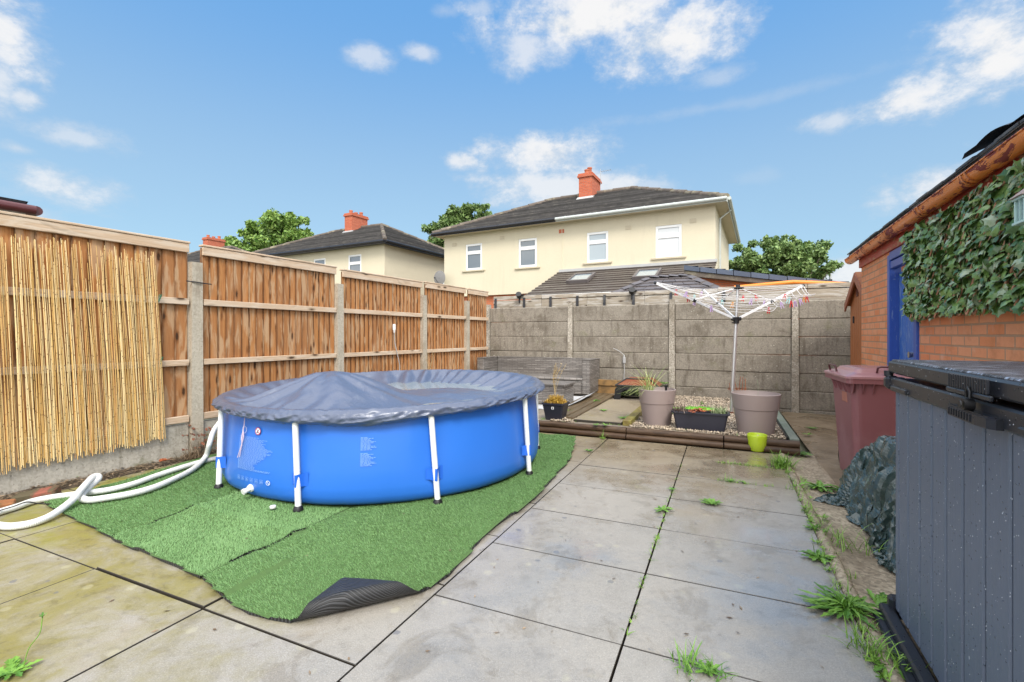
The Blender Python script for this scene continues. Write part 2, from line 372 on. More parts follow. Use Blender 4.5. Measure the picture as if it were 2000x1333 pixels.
    setb(t, b, col=col, rough=rg, spec=.55, nor=bump(t, hh, .22, .006))
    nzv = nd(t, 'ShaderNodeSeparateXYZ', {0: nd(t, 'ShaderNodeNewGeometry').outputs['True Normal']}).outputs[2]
    setb(t, b, col=mixc(t, ma(t, 'LESS_THAN', nzv, .9), col, (.030, .024, .016)))   # sides coloured dark so lit slab edges read as dark joints
    setb(t, b, coat=ma(t, 'MULTIPLY', ma(t, 'ADD', .25, ma(t, 'MULTIPLY', wet, .75)), ma(t, 'ADD', .15, ma(t, 'MULTIPLY', right, .85))), coatr=ma(t, 'SUBTRACT', .30, ma(t, 'MULTIPLY', wet, .24)))
    b.inputs['Coat IOR'].default_value = 1.75
    t.links.new(bump(t, hh, .10, .004), b.inputs['Coat Normal'])
    return m
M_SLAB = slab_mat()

def path_mat(name, c, c2, dark, wetness=.5):
    m, t, b = newmat(name); wp = nd(t, 'ShaderNodeNewGeometry').outputs['Position']
    mid = nz(t, wp, 3.0, 7, .68, .4); fine = nz(t, wp, 60, 5, .7)
    col = mixc(t, sm(t, mid, .3, .7), c, c2)
    col = mixc(t, ma(t, 'MULTIPLY', sm(t, nz(t, wp, 9, 6, .7), .5, .7), .6), col, dark)
    col = mixc(t, ma(t, 'MULTIPLY', sm(t, fine, .55, .75), .5), col, tuple(x * .5 for x in dark))
    wet = sm(t, nz(t, wp, 1.6, 4, .6), .45, .6)
    rg = ma(t, 'SUBTRACT', .62, ma(t, 'MULTIPLY', wet, wetness))
    setb(t, b, col=col, rough=rg, nor=bump(t, ma(t, 'ADD', fine, ma(t, 'MULTIPLY', mid, 2)), .5, .008))
    return m
M_PATH = path_mat('wet rough concrete path', (.16, .115, .065), (.27, .205, .13), (.10, .072, .042), .45)
M_SOIL = path_mat('dark soil', (.045, .032, .022), (.10, .075, .05), (.02, .015, .01), .2)
M_GRAVELBASE = path_mat('gravel base', (.20, .165, .125), (.30, .25, .19), (.09, .07, .05), .1)
M_LAND = path_mat('far ground', (.10, .11, .06), (.16, .15, .09), (.06, .06, .04), .0)

def brick_mat(name, c1, c2, mortar, bw=.225, bh=.075, ms=.008, rough=.85, stain=(.20, .09, .05), stainamt=.3, pale=0.0):
    m, t, b = newmat(name); co = attr(t, 'co')
    wob = nd(t, 'ShaderNodeVectorMath', {0: co, 1: nd(t, 'ShaderNodeVectorMath', {0: nd(t, 'ShaderNodeTexNoise', {'Vector': co, 'Scale': 9.0, 'Detail': 3}).outputs['Color'], 'Scale': .006}, operation='SCALE').outputs[0]}, operation='ADD').outputs[0]
    br = nd(t, 'ShaderNodeTexBrick', {'Vector': wob, 'Color1': c1, 'Color2': c2, 'Mortar': mortar, 'Scale': 1.0, 'Mortar Size': ms, 'Mortar Smooth': .25, 'Bias': 0.0, 'Brick Width': bw, 'Row Height': bh}, offset=.5)
    col = mixc(t, ma(t, 'MULTIPLY', nz(t, co, 28, 6, .7), .5), br.outputs['Color'], tuple(x * .75 for x in c1))
    col = mixc(t, ma(t, 'MULTIPLY', sm(t, nz(t, co, 4, 6, .7), .5, .75), stainamt), col, stain)
    if pale: col = mixc(t, ma(t, 'MULTIPLY', sm(t, nz(t, co, 6, 6, .7), .55, .72), pale), col, (.66, .58, .48))
    h = ma(t, 'ADD', ma(t, 'MULTIPLY', ma(t, 'SUBTRACT', 1.0, br.outputs['Fac']), 1.0), ma(t, 'MULTIPLY', nz(t, co, 90, 5, .7), .35))
    setb(t, b, col=col, rough=rough, spec=.25, nor=bump(t, h, .7, .006))
    return m
M_BRICK = brick_mat('orange brick', (.78, .27, .11), (.84, .38, .20), (.42, .30, .19), stain=(.42, .15, .05), stainamt=.45, pale=.25)
M_CHIM = brick_mat('red chimney brick', (.50, .115, .055), (.60, .17, .085), (.36, .20, .15), ms=.01, stainamt=.3)
M_PLINTH = brick_mat('ground floor brick', (.50, .14, .06), (.58, .19, .08), (.36, .22, .16))
def render_mat():
    m, t, b = newmat('cream painted render'); co = attr(t, 'co')
    col = mixc(t, nz(t, co, .9, 6, .65), (.61, .545, .40), (.68, .615, .465))
    col = mixc(t, ma(t, 'MULTIPLY', sm(t, nz(t, mp(t, co, (3.2, .35, 3.2)), 1.3, 6, .65, .3), .52, .72), .16), col, (.44, .385, .285))
    col = mixc(t, ma(t, 'MULTIPLY', sm(t, nz(t, mp(t, co, (.5, 4.5, .5)), 1.2, 5, .6, .6), .60, .72), .16), col, (.48, .44, .36))
    col = mixc(t, ma(t, 'MULTIPLY', sm(t, nz(t, co, 18, 5, .7), .5, .7), .22), col, (.50, .44, .32))
    setb(t, b, col=col, rough=.88, spec=.2, nor=bump(t, nz(t, co, 40, 5, .7), .4, .012)); return m
M_RENDER = render_mat()
M_ROOF = plain('dark concrete roof tile', (.10, .094, .09), .6, 0, .55, 3.0, .25, 40, c2=(.19, .175, .155), thr=(.5, .72))
M_ROOF2 = plain('brown grey roof tile', (.10, .082, .07), .45, 0, .25, 3.0, .25, 40, c2=(.17, .15, .125), thr=(.5, .72))
M_RIDGE = plain('weathered ridge tile', (.12, .095, .075), .75, 0, .3, 3.0, .3, 30, c2=(.25, .22, .15), thr=(.5, .66))
M_SLATEPL = plain('moulded plastic slate', (.115, .10, .098), .4, 0, .2, 5, .2, 30)
M_BLUESLATE = plain('blue grey verge tile', (.085, .105, .15), .4, 0, .2, 5)
M_LEAD = plain('lead flashing', (.42, .42, .41), .5, .0, .15, 6)
M_UPVC = plain('white plastic', (.82, .82, .80), .35, 0, .03, 5, rvar=.05)
M_GUTTERW = plain('pale plastic gutter', (.50, .53, .50), .4, 0, .08, 5)
M_BLACKPL = plain('black gutter plastic', (.018, .018, .022), .35, 0, .2, 6)
M_SILL = plain('cream sill', (.55, .48, .35), .8, 0, .08, 5)
M_POT = plain('terracotta chimney pot', (.48, .14, .07), .8, 0, .2, 8)
M_BURG = plain('burgundy gutter plastic', (.10, .025, .028), .35, 0, .2, 6)
def glass_mat(name, c, rough=.04):
    m, t, b = newmat(name); setb(t, b, col=c, rough=rough, spec=.9, coat=.6, coatr=.02); return m
M_GLASS = glass_mat('window glass', (.10, .13, .15))
M_BLIND = glass_mat('pane with white blind behind', (.58, .60, .60))
M_NET = glass_mat('pane with net curtain behind', (.30, .36, .39))
def flake_mat(name, base, under, thr, scale, rough=.4, under2=None, co_s=(1, 1, 1)):
    m, t, b = newmat(name); co = mp(t, attr(t, 'co'), co_s)
    n = nz(t, co, scale, 8, .7, .5); k = sm(t, n, thr, thr + .02)
    bc = mixc(t, nz(t, co, scale * 2, 5), tuple(x * .8 for x in base), tuple(min(1, x * 1.15) for x in base))
    uc = mixc(t, nz(t, co, scale * 3, 4), tuple(x * .7 for x in under), under2 or under)
    setb(t, b, col=mixc(t, k, bc, uc), rough=ma(t, 'ADD', rough, ma(t, 'MULTIPLY', k, .3)), nor=bump(t, ma(t, 'SUBTRACT', 1.0, k), .5, .004))
    return m
M_GUTTERO = flake_mat('peeling orange gutter paint', (.76, .215, .03), (.17, .02, .025), .53, 3.2, .28, (.28, .03, .03), (1, 3, 3))
M_FASCIA = flake_mat('peeling red fascia paint', (.42, .055, .03), (.55, .32, .18), .56, 9.0, .5, None, (1, 3, 3))
M_DOOR = flake_mat('flaking blue door paint', (.04, .14, .46), (.26, .40, .68), .56, 30.0, .45, (.36, .45, .62), (2.2, 2.2, .25))
M_DOORF = flake_mat('blue door frame paint', (.03, .085, .37), (.16, .25, .50), .60, 20.0, .4, None, (2, 2, .4))
M_FELT = plain('dark slate and felt', (.03, .031, .036), .5, 0, .35, 4, .3, 30, c2=(.09, .09, .09), thr=(.55, .7))

M_POOL = plain('blue pool vinyl', (.028, .165, .63), .36, 0, .05, 2.0, .05, 8, spec=.45)
M_STRAP = plain('blue vinyl strap', (.02, .14, .66), .35, 0, .05, 5)
M_LEG = plain('white enamelled tube', (.78, .80, .77), .28, 0, .04, 6)
M_BLACK = plain('black plastic', (.012, .012, .013), .45, 0, .3, 8)
M_PRINT = plain('pale printed ink', (.24, .42, .80), .5, 0, .05, 5)
M_PRINTW = plain('white printed ink', (.75, .80, .88), .5, 0, .05, 5)
M_REDINK = plain('red printed ink', (.45, .02, .06), .5, 0, .05, 5)
M_STRING = plain('pale pink cord', (.66, .52, .60), .8, 0, .1, 20)
def cover_mat():
    m, t, b = newmat('wet slate blue cover sheet'); co = attr(t, 'co')
    n = nz(t, co, 2.2, 6, .65, .4)
    col = mixc(t, n, (.056, .074, .128), (.108, .134, .205))
    col = mixc(t, ma(t, 'MULTIPLY', sm(t, nz(t, co, 5, 6, .7), .55, .75), .35), col, (.24, .26, .30))
    wr = nz(t, mp(t, co, (1, 1, 1)), 6.5, 4, .55, 1.6)
    setb(t, b, coat=.35, coatr=.24, col=col, rough=ma(t, 'ADD', .30, ma(t, 'MULTIPLY', n, .15)), spec=.6, nor=bump(t, ma(t, 'ADD', wr, ma(t, 'MULTIPLY', nz(t, co, 22, 4, .6, .8), .25)), .45, .02))
    return m
M_COVER = cover_mat()
def water_mat():
    m, t, b = newmat('rain water on sheet'); co = attr(t, 'co')
    setb(t, b, col=mixc(t, nz(t, co, 1.5, 4), (.20, .235, .235), (.32, .355, .35)), rough=.06, spec=.8, nor=bump(t, nz(t, co, 14, 2), .05, .01))
    return m
M_WATER = water_mat()
def hose_mat():
    m, t, b = newmat('ribbed white hose'); co = attr(t, 'co'); z = nd(t, 'ShaderNodeSeparateXYZ', {0: co}).outputs[2]
    w = ma(t, 'SINE', ma(t, 'MULTIPLY', z, 2 * math.pi / .009))
    setb(t, b, col=mixc(t, nz(t, co, 5, 5), (.70, .71, .68), (.84, .84, .80)), rough=.42, nor=bump(t, w, .35, .003)); return m
M_HOSE = hose_mat()
def blade_mat(name, a, c, rough=.5):
    m, t, b = newmat(name); rn = attr(t, 'rnd', 'Fac')
    setb(t, b, col=mixc(t, rn, a, c), rough=rough, spec=.35); return m
M_TURF = blade_mat('artificial grass fibre', (.095, .215, .062), (.245, .415, .165), .55)
M_TURFBASE = plain('turf thatch', (.09, .17, .045), .9, 0, .3, 30)
def backing_mat():
    m, t, b = newmat('ribbed black turf backing'); co = attr(t, 'co'); x = nd(t, 'ShaderNodeSeparateXYZ', {0: co}).outputs[0]
    w = ma(t, 'SINE', ma(t, 'MULTIPLY', x, 2 * math.pi / .017)); h = sm(t, w, -.4, .7)
    setb(t, b, col=mixc(t, h, (.006, .006, .006), (.045, .046, .048)), rough=.5, nor=bump(t, ma(t, 'ADD', h, ma(t, 'MULTIPLY', nz(t, co, 200), .3)), .8, .006)); return m
M_BACKING = backing_mat()
def reed_mat():
    m, t, b = newmat('dried reed'); co = attr(t, 'co'); rn = attr(t, 'rnd', 'Fac')
    r2 = ma(t, 'FRACT', ma(t, 'MULTIPLY', rn, 7.31))
    col = mixc(t, sm(t, rn, .05, .95), (.66, .41, .13), (.88, .70, .37))
    col = mixc(t, ma(t, 'MULTIPLY', ma(t, 'GREATER_THAN', r2, .86), .8), col, (.60, .30, .10))
    z = nd(t, 'ShaderNodeSeparateXYZ', {0: co}).outputs[2]
    node = ma(t, 'ABSOLUTE', ma(t, 'SUBTRACT', ma(t, 'FRACT', ma(t, 'MULTIPLY', z, 4.2)), .5))
    col = mixc(t, ma(t, 'MULTIPLY', sm(t, node, .03, .008), .8), col, (.17, .08, .025))
    col = mixc(t, ma(t, 'MULTIPLY', sm(t, nz(t, mp(t, co, (20, 20, 3)), 2, 4), .5, .7), .4), col, (.80, .64, .36))
    setb(t, b, col=col, rough=.5, spec=.4); return m
M_REED = reed_mat()
M_TIE = plain('green garden wire', (.03, .17, .09), .5)
def leafm(name, a, c, rough=.45, spec=.4):
    return blade_mat(name, a, c, rough)
M_LEAF = leafm('tree leaf', (.07, .16, .025), (.30, .43, .10))
M_LEAF2 = leafm('bluish tree leaf', (.06, .13, .035), (.26, .36, .12))
M_BARK = plain('bark', (.10, .08, .06), .9, 0, .3, 8, .5, 30)
M_WEED = leafm('weed leaf', (.055, .155, .018), (.18, .35, .05))
M_GRASSB = leafm('grass blade', (.10, .22, .02), (.28, .46, .08))
M_DRY = leafm('dry grass', (.34, .24, .10), (.62, .48, .26))
M_LITTER = leafm('dead leaf and twig litter', (.06, .035, .018), (.34, .25, .16))
M_REDLEAF = leafm('red brown leaf', (.20, .045, .02), (.50, .15, .05))
M_ORANGE = leafm('golden heather', (.26, .14, .02), (.62, .40, .06))
def ivy_mat():
    m, t, b = newmat('plastic ivy leaf'); co = attr(t, 'co'); rn = attr(t, 'rnd', 'Fac')
    col = mixc(t, rn, (.055, .125, .028), (.23, .36, .10))
    col = mixc(t, ma(t, 'GREATER_THAN', ma(t, 'FRACT', ma(t, 'MULTIPLY', rn, 13.7)), .88), col, (.34, .42, .27))  # some leaves coloured pale to stand in for highlights
    col = mixc(t, ma(t, 'MULTIPLY', sm(t, nz(t, co, 40, 3), .5, .7), .3), col, (.11, .20, .07))
    setb(t, b, col=col, rough=.30, spec=.6); return m
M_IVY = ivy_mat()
M_WILLOW = plain('willow lattice stick', (.58, .30, .19), .7, 0, .2, 20)
M_LANT = plain('pale green lantern paint', (.42, .60, .56), .45, 0, .08, 10)
M_BIN = plain('faded burgundy plastic', (.255, .098, .104), .45, 0, .12, 2.5, .05, 120, c2=(.36, .185, .185), thr=(.5, .8))
M_BINLID = plain('wet burgundy lid', (.40, .20, .205), .25, 0, .12, 4, .06, 90)
M_STICKER = plain('faded orange sticker', (.42, .16, .11), .6)
def tarp_mat():
    m, t, b = newmat('crinkled green tarpaulin'); co = attr(t, 'co')
    v1 = nd(t, 'ShaderNodeTexVoronoi', {'Vector': mp(t, co, (1, 1, 1.3)), 'Scale': 11.0}, feature='SMOOTH_F1').outputs['Distance']
    n = nz(t, co, 7, 7, .7, 1.5)
    col = mixc(t, n, (.014, .032, .030), (.055, .088, .082))
    col = mixc(t, ma(t, 'MULTIPLY', sm(t, nz(t, co, 9, 5, .7, 1.0), .52, .70), .55), col, (.22, .30, .285))  # pale mottling, also standing in for highlights on the crinkles
    setb(t, b, col=col, rough=.20, spec=.7, coat=.25, coatr=.2, nor=bump(t, ma(t, 'ADD', v1, n), .5, .014)); return m
M_TARP = tarp_mat()
def boxpl(name, c, wave=True, rough=.42):
    m, t, b = newmat(name); co = attr(t, 'co')
    g = nz(t, mp(t, co, (14, 14, .6)), 6, 5, .65, 1.2)
    dv = nd(t, 'ShaderNodeTexVoronoi', {'Vector': co, 'Scale': 70.0}); cc = nd(t, 'ShaderNodeSeparateColor', {0: dv.outputs['Color']})
    dr = ma(t, 'MULTIPLY', sm(t, dv.outputs['Distance'], .24, .10), ma(t, 'GREATER_THAN', cc.outputs[0], .70))
    setb(t, b, col=mixc(t, g, tuple(x * .85 for x in c), tuple(x * 1.15 for x in c)), rough=ma(t, 'SUBTRACT', rough, ma(t, 'MULTIPLY', dr, .36)), spec=.5,
         nor=bump(t, ma(t, 'MULTIPLY', dr, 1.0), .9, .006, bump(t, g, .35 if wave else .1, .003))); return m
M_BOXP = boxpl('slate blue wood effect plastic', (.110, .135, .182))
M_BOXB = boxpl('black moulded plastic', (.016, .018, .024), False, .35)
def boxtop():
    m, t, b = newmat('wet grained lid with painted sky sheen'); co = attr(t, 'co')
    g = nz(t, mp(t, co, (34, 7, 7)), 1.6, 5, .62, 1.4)
    setb(t, b, col=mixc(t, sm(t, g, .4, .6), (.03, .03, .045), (.29, .33, .42)), rough=.28, spec=.8, nor=bump(t, sm(t, g, .36, .58), 1.0, .045)); return m  # pale grain colour stands in for sky reflected on the wet lid
M_BOXT = boxtop()
def rattan_mat():
    m, t, b = newmat('grey rattan weave'); co = attr(t, 'co')
    br = nd(t, 'ShaderNodeTexBrick', {'Vector': co, 'Color1': (.17, .155, .14), 'Color2': (.30, .275, .25), 'Mortar': (.085, .075, .066), 'Scale': 1.0, 'Mortar Size': .004, 'Mortar Smooth': .4, 'Brick Width': .12, 'Row Height': .027}, offset=.5)
    z = nd(t, 'ShaderNodeSeparateXYZ', {0: co}).outputs[1]
    band = ma(t, 'GREATER_THAN', nz(t, mp(t, co, (.6, 30, 0)), 1.0, 1), .52)
    col = mixc(t, ma(t, 'MULTIPLY', band, .6), br.outputs['Color'], (.10, .088, .078))
    setb(t, b, col=col, rough=.5, nor=bump(t, ma(t, 'SUBTRACT', 1.0, br.outputs['Fac']), .8, .006)); return m
M_RATTAN = rattan_mat()
M_TAUPE = plain('taupe planter plastic', (.30, .235, .215), .55, 0, .05, 3, .04, 80)
M_DARKPOT = plain('black planter plastic', (.022, .022, .034), .42, 0, .2, 5)
M_LIME = plain('lime glazed pot', (.44, .58, .03), .22, 0, .05, 4)
M_COMPOST = plain('compost', (.06, .042, .028), .95, 0, .35, 30, .8, 60)
M_ALU = plain('brushed aluminium', (.62, .61, .60), .34, .75, .06, 4)
M_ALUW = plain('white coated arm', (.78, .78, .78), .35, .1, .05, 4)
M_LINE = plain('white washing line', (.80, .78, .77), .6)
M_SHEET = plain('grey white plastic sheet', (.60, .61, .62), .35, 0, .08, 3, .2, 6)
M_FGREEN = plain('algae green board', (.16, .20, .15), .6, 0, .25, 5, .4, 30, c2=(.24, .27, .22))
M_GRAVEL = plain('pebble', (.40, .325, .24), .6, 0, .75, 40)
M_FELTG = plain('green grass offcut', (.14, .42, .04), .8, 0, .3, 60, .8, 120)
M_RUST = plain('rusty metal', (.17, .05, .022), .8, 0, .35, 12)
M_POLE = plain('galvanised lamp column', (.45, .46, .46), .5, .4)
M_MIRROR = plain('steel', (.5, .5, .5), .25, .9)
M_TEALPL = plain('teal bottle plastic', (.05, .32, .26), .2)
PEG = {'red': plain('red peg', (.62, .02, .03), .4), 'lilac': plain('lilac peg', (.52, .36, .62), .4), 'teal': plain('pale teal peg', (.33, .60, .60), .4), 'orange': plain('orange peg', (.80, .36, .10), .4)}
# ================================================================ THE SETTING
def struct(mb, name, mat): return tag(mb.build(name, mat), kind='structure')
m = MB(); m.add([(-900, -900, -.10), (900, -900, -.10), (900, 900, -.10), (-900, 900, -.10)], [(0, 1, 2, 3)]); struct(m, 'ground', M_LAND)

# patio: slabs on a dark bed
def yquad(v0, v1, u0, u1, z): return [yd(v0, u0, z), yd(v1, u0, z), yd(v1, u1, z), yd(v0, u1, z)]
m = MB(); m.add(yquad(-4.67, .52, -1.5, 5.5, -.030), [(0, 1, 2, 3)]); struct(m, 'paving_bed', M_SOIL)
PV, PU = .862, .5985
def slab(m, v0, v1, u0, u1, z=0.0, g=.0029):
    cx, cy = (v0 + v1) / 2, (u0 + u1) / 2
    tilt = Matrix.Rotation(random.uniform(-.0025, .0025), 3, 'X') @ Matrix.Rotation(random.uniform(-.002, .002), 3, 'Y')
    c = yd(cx, cy, z - .02 + random.uniform(-.0015, .0015))
    m.box(c, (v1 - v0 - 2 * g, u1 - u0 - 2 * g, .04), .0022, Matrix.Rotation(YROT, 3, 'Z') @ tilt)
m = MB()
for k in range(-5, 1):
    v0 = -.356 + PV * (k - 0); v1 = v0 + PV
    if k == 0: v1 = .512
    base, p = (1.834, PU) if k >= -1 else (1.322, .600)
    n0 = -5 if k >= -1 else -4
    for j in range(n0, 8):
        u0 = base + p * j; u1 = u0 + p
        if u0 > 5.35: break
        if k == -3 and j == 0: slab(m, v0, v1, u0 + .002, u1 - .2, .006, .0029); slab(m, v0, v1, u1 - .195, u1, .0, .0036)
        elif k < -1 and u1 > 5.4: slab(m, v0, v1, u0, 5.42)
        else: slab(m, v0 , v1, u0, u1)
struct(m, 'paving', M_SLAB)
# strip of soil at the foot of the fence
FA = Vector((-3.18, 4.70, 0)); FROT = math.atan2(.885, .4655)
def fl(x, y=0.0, z=0.0):
    c, s = math.cos(FROT), math.sin(FROT); return Vector((FA.x + x * c - y * s, FA.y + x * s + y * c, z))
m = MB()
def soilpt(i, j):
    u = -.5 + 9.2 * i / 120; v = -4.95 + .10 * (u - 3) * .617 + (j / 10) * .42
    p = yd(v, u); e = 1 - abs(j / 10 - .35) * 1.5
    p.z = -.035 + .05 * max(0, e) + .02 * mnoise.noise(Vector((p.x * 5, p.y * 5, 0)))
    return p
m.grid(soilpt, 121, 11); struct(m, 'soil_strip', M_SOIL)

# side path, old concrete strip and kerb
m = MB()
def pathpt(i, j):
    p = yd(.84 + 1.3 * j / 14, -1.5 + 10.2 * i / 150); p.z = -.034 + .008 * mnoise.noise(Vector((p.x * 2.5, p.y * 2.5, 4))) - .006 * (j / 14); return p
m.grid(pathpt, 151, 15); struct(m, 'path', M_PATH)
m = MB()
def strippt(i, j):
    f = j / 8; u = -1.5 + 7.2 * i / 160; wob = .03 * mnoise.noise(Vector((0, u * 2.2, 1.3)))
    p = yd(.575 + f * (.30 + wob), u); p.z = -.012 - .018 * f + .007 * mnoise.noise(Vector((p.x * 5, p.y * 5, 9))) - (.02 if j == 8 else 0); return p
m.grid(strippt, 161, 9); struct(m, 'path_edge', C_KERB)
m = MB(); u = -1.5
while u < 5.35:
    L = .9; zz = random.uniform(-.006, .004)
    pts = [yd(.545 + random.uniform(-.004, .004), u + .004 + q * (L - .008) / 5, -.022 + zz) for q in range(6)]
    m.tube(pts, .034, 12); u += L
struct(m, 'kerb', C_KERB)

# raised bed behind the logs
BZ = .125
m = MB(); 
def bedpt(i, j):
    p = yd(-4.5 + 5.1 * i / 60, 5.5 + 3.3 * j / 40); p.z = BZ + .012 * mnoise.noise(Vector((p.x * 3, p.y * 3, 2))); return p
m.grid(bedpt, 61, 41); struct(m, 'gravel_bed', M_GRAVELBASE)
m = MB()
slab(m, -1.69, -1.10, 5.62, 6.62, BZ + .035); slab(m, -1.69, -1.10, 6.64, 7.62, BZ + .03)
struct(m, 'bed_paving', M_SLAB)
# loose pebbles
N = 9000
pv = rng.uniform(-1.0, .60, N); pu = 5.56 + 3.15 * rng.random(N) ** 1.25; 
ex = 700; pv[:ex] = rng.uniform(-1.98, -1.66, ex); pu[:ex] = rng.uniform(5.56, 6.5, ex)
sz = rng.uniform(.008, .019, N)
base = np.array([(1, 0, 0), (-1, 0, 0), (0, 1, 0), (0, -1, 0), (0, 0, .7), (0, 0, -.7)], dtype=float)
octf = np.array([(0, 2, 4), (2, 1, 4), (1, 3, 4), (3, 0, 4), (2, 0, 5), (1, 2, 5), (3, 1, 5), (0, 3, 5)])
ang = rng.uniform(0, 6.28, N); c, s = np.cos(ang), np.sin(ang)
P = base[None] * sz[:, None, None] * rng.uniform(.65, 1.35, (N, 1, 3))
V = np.empty((N, 6, 3)); V[..., 0] = P[..., 0] * c[:, None] - P[..., 1] * s[:, None]; V[..., 1] = P[..., 0] * s[:, None] + P[..., 1] * c[:, None]; V[..., 2] = P[..., 2]
V[..., 0] += (pv * .912 + pu * .41)[:, None]; V[..., 1] += (-pv * .41 + pu * .912)[:, None]; V[..., 2] += (BZ + rng.uniform(.004, .018, N))[:, None]
Fq = (octf[None] + (np.arange(N) * 6)[:, None, None]).reshape(-1, 3)
g = npmesh('gravel', V, Fq, M_GRAVEL, rnd=np.repeat(rng.random(N), 6), smooth=True)
tag(g, 'loose buff and brown pebbles covering the raised bed', 'gravel', kind='stuff')

# ================================================================ LEFT FENCE (thing > fence_panel > rail, capping)
fence = thing('wooden_fence', 'tall brown closeboard fence between concrete posts along the left side of the yard', 'fence', FA, FROT)
def fence_panel(x0, x1, z0, z1, pitch):
    m = MB(); n = max(1, round((x1 - x0) / pitch)); w = (x1 - x0) / n
    for i in range(n):
        cx = x0 + (i + .5) * w
        kk, rz_ = random.randint(0, 60), random.uniform(0, 30); m.box((cx, .004 + random.uniform(-.0015, .0015), (z0 + z1) / 2), (w * 1.12, .011, z1 - z0 - random.uniform(.0, .012)), .002, Matrix.Rotation(R(9.5), 3, 'Z') @ Matrix.Rotation(random.uniform(-.006, .006), 3, 'Y'), wco=lambda v: (kk + (v.x - cx) * .098 / w, v.y + kk, v.z + rz_))
    p = m.build('fence_panel', W_BOARD, fence)
    for zz, h in ((z0 + .045, .065), (.93, .058), (1.53, .062)):
        r = MB(); r.box(((x0 + x1) / 2, -.030, zz), (x1 - x0 - .01, .034, h), .004, perm=(1, 2, 0)); r.build('rail', W_RAIL, p)
    r = MB(); r.box(((x0 + x1) / 2, -.026, z1 - .035), (x1 - x0, .026, .085), .004, perm=(1, 2, 0))
    r.box(((x0 + x1) / 2, -.008, z1 + .020), (x1 - x0 + .015, .075, .020), .004, perm=(1, 2, 0)); r.build('capping', W_RAIL, p)
for (x0, x1, z0, z1, pt) in ((-1.83, -.065, .335, 2.09, .110), (.062, 1.755, .34, 2.085, .086), (1.865, 3.55, .34, 2.065, .086), (3.655, 4.87, .33, 2.075, .080), (4.975, 5.70, .33, 2.075, .080)):
    fence_panel(x0, x1, z0, z1, pt)
for (x, h) in ((-1.89, 1.93), (0, 1.925), (1.81, 1.885), (3.60, 1.87), (4.92, 1.86)):
    m = MB(); a, b = .056, .050
    m.hexa([(x - a, -.06, -.1), (x + a, -.06, -.1), (x + a, .06, -.1), (x - a, .06, -.1)], [(x - b, -.055, h), (x + b, -.055, h), (x + b, .055, h), (x - b, .055, h)])
    m.build('post', C_FPOST, fence)
for (x0, x1) in ((-1.83, -.062), (.062, 1.75), (1.87, 3.54), (3.66, 4.86), (4.98, 5.7)):
    m = MB(); m.box(((x0 + x1) / 2, .0, .13), (x1 - x0, .05, .40), .006); m.build('gravel_board', C_GRAVELBOARD, fence)
m = MB(); m.tube([(-.10, -.05, 1.73), (-.02, -.068, 1.725), (.06, -.066, 1.72), (.14, -.045, 1.72)], .006, 6); m.build('steel_strap', M_BLACKPL, fence)

# reed screening tied on the near panel
reed = thing('reed_screen', 'roll of dried yellow reed screening tied over the nearest fence panel', 'screen', FA, FROT)
m = MB(); n = 285
for i in range(n):
    f = (i + random.random()) / n; x = -1.86 + 1.56 * f
    top = 1.93 + .05 * mnoise.noise(Vector((x * 3, 1, 0))) + random.uniform(-.07, .045)
    if random.random() < .12: top -= random.uniform(.05, .45)
    if .62 < f < .75 and random.random() < .55: top -= random.uniform(.1, .4)
    bot = .235 + .05 * (1 - f) * -1 + random.uniform(-.035, .035)
    lean = -.055 - .035 * f + random.uniform(-.022, .022); bow = random.uniform(-.008, .008)
    y = -.058 - random.random() * .020; r = random.uniform(.0021, .0037)
    pts = []
    for q in range(7):
        t = q / 6; z = bot + (top - bot) * t
        pts.append((x + lean * (t - .15) + bow * math.sin(t * 3.1) + random.uniform(-.0008, .0008), y - .012 * math.sin(t * 3.14), z))
    m.tube(pts, [r * (1.05 - .35 * q / 6) for q in range(7)], 5)
m.build('reeds', M_REED, reed)
for (x, z) in ((-.345, 1.55), (-.335, .97), (-1.45, .93), (-1.44, 1.54)):
    m = MB(); pts = [(x + .014 * math.sin(k * 1.3), -.084 - .006 * math.cos(k * 2.1), z + .05 * math.cos(k * .9) * math.sin(k * .35)) for k in range(14)]
    m.tube(pts, .0022, 5); m.build('tie', M_TIE, reed)

# ================================================================ BACK WALL
WO = yd(-4.486, 8.77)
wall = thing('concrete_wall', 'weathered grey concrete panel wall across the back of the yard', 'wall', WO, YROT)
bays = ((.05, 1.745), (1.84, 3.615), (3.71, 5.495), (5.59, 6.75))
for (x0, x1) in bays:
    for k in range(7):
        z0 = -.29 + .292 * k
        m = MB(); m.box(((x0 + x1) / 2, random.uniform(-.007, .007), z0 + .146), (x1 - x0, .05, .2915), .013, Matrix.Rotation(random.uniform(-.0025, .0025), 3, 'Y')); m.build('wall_panel', C_WALL, wall)
for x in (0.0, 1.79, 3.66, 5.54):
    m = MB(); m.hexa([(x - .055, -.06, -.2), (x + .055, -.06, -.2), (x + .055, .06, -.2), (x - .055, .06, -.2)], [(x - .043, -.05, 1.835), (x + .043, -.05, 1.835), (x + .043, .05, 1.835), (x - .043, .05, 1.835)])
    m.build('wall_post', C_POST, wall)
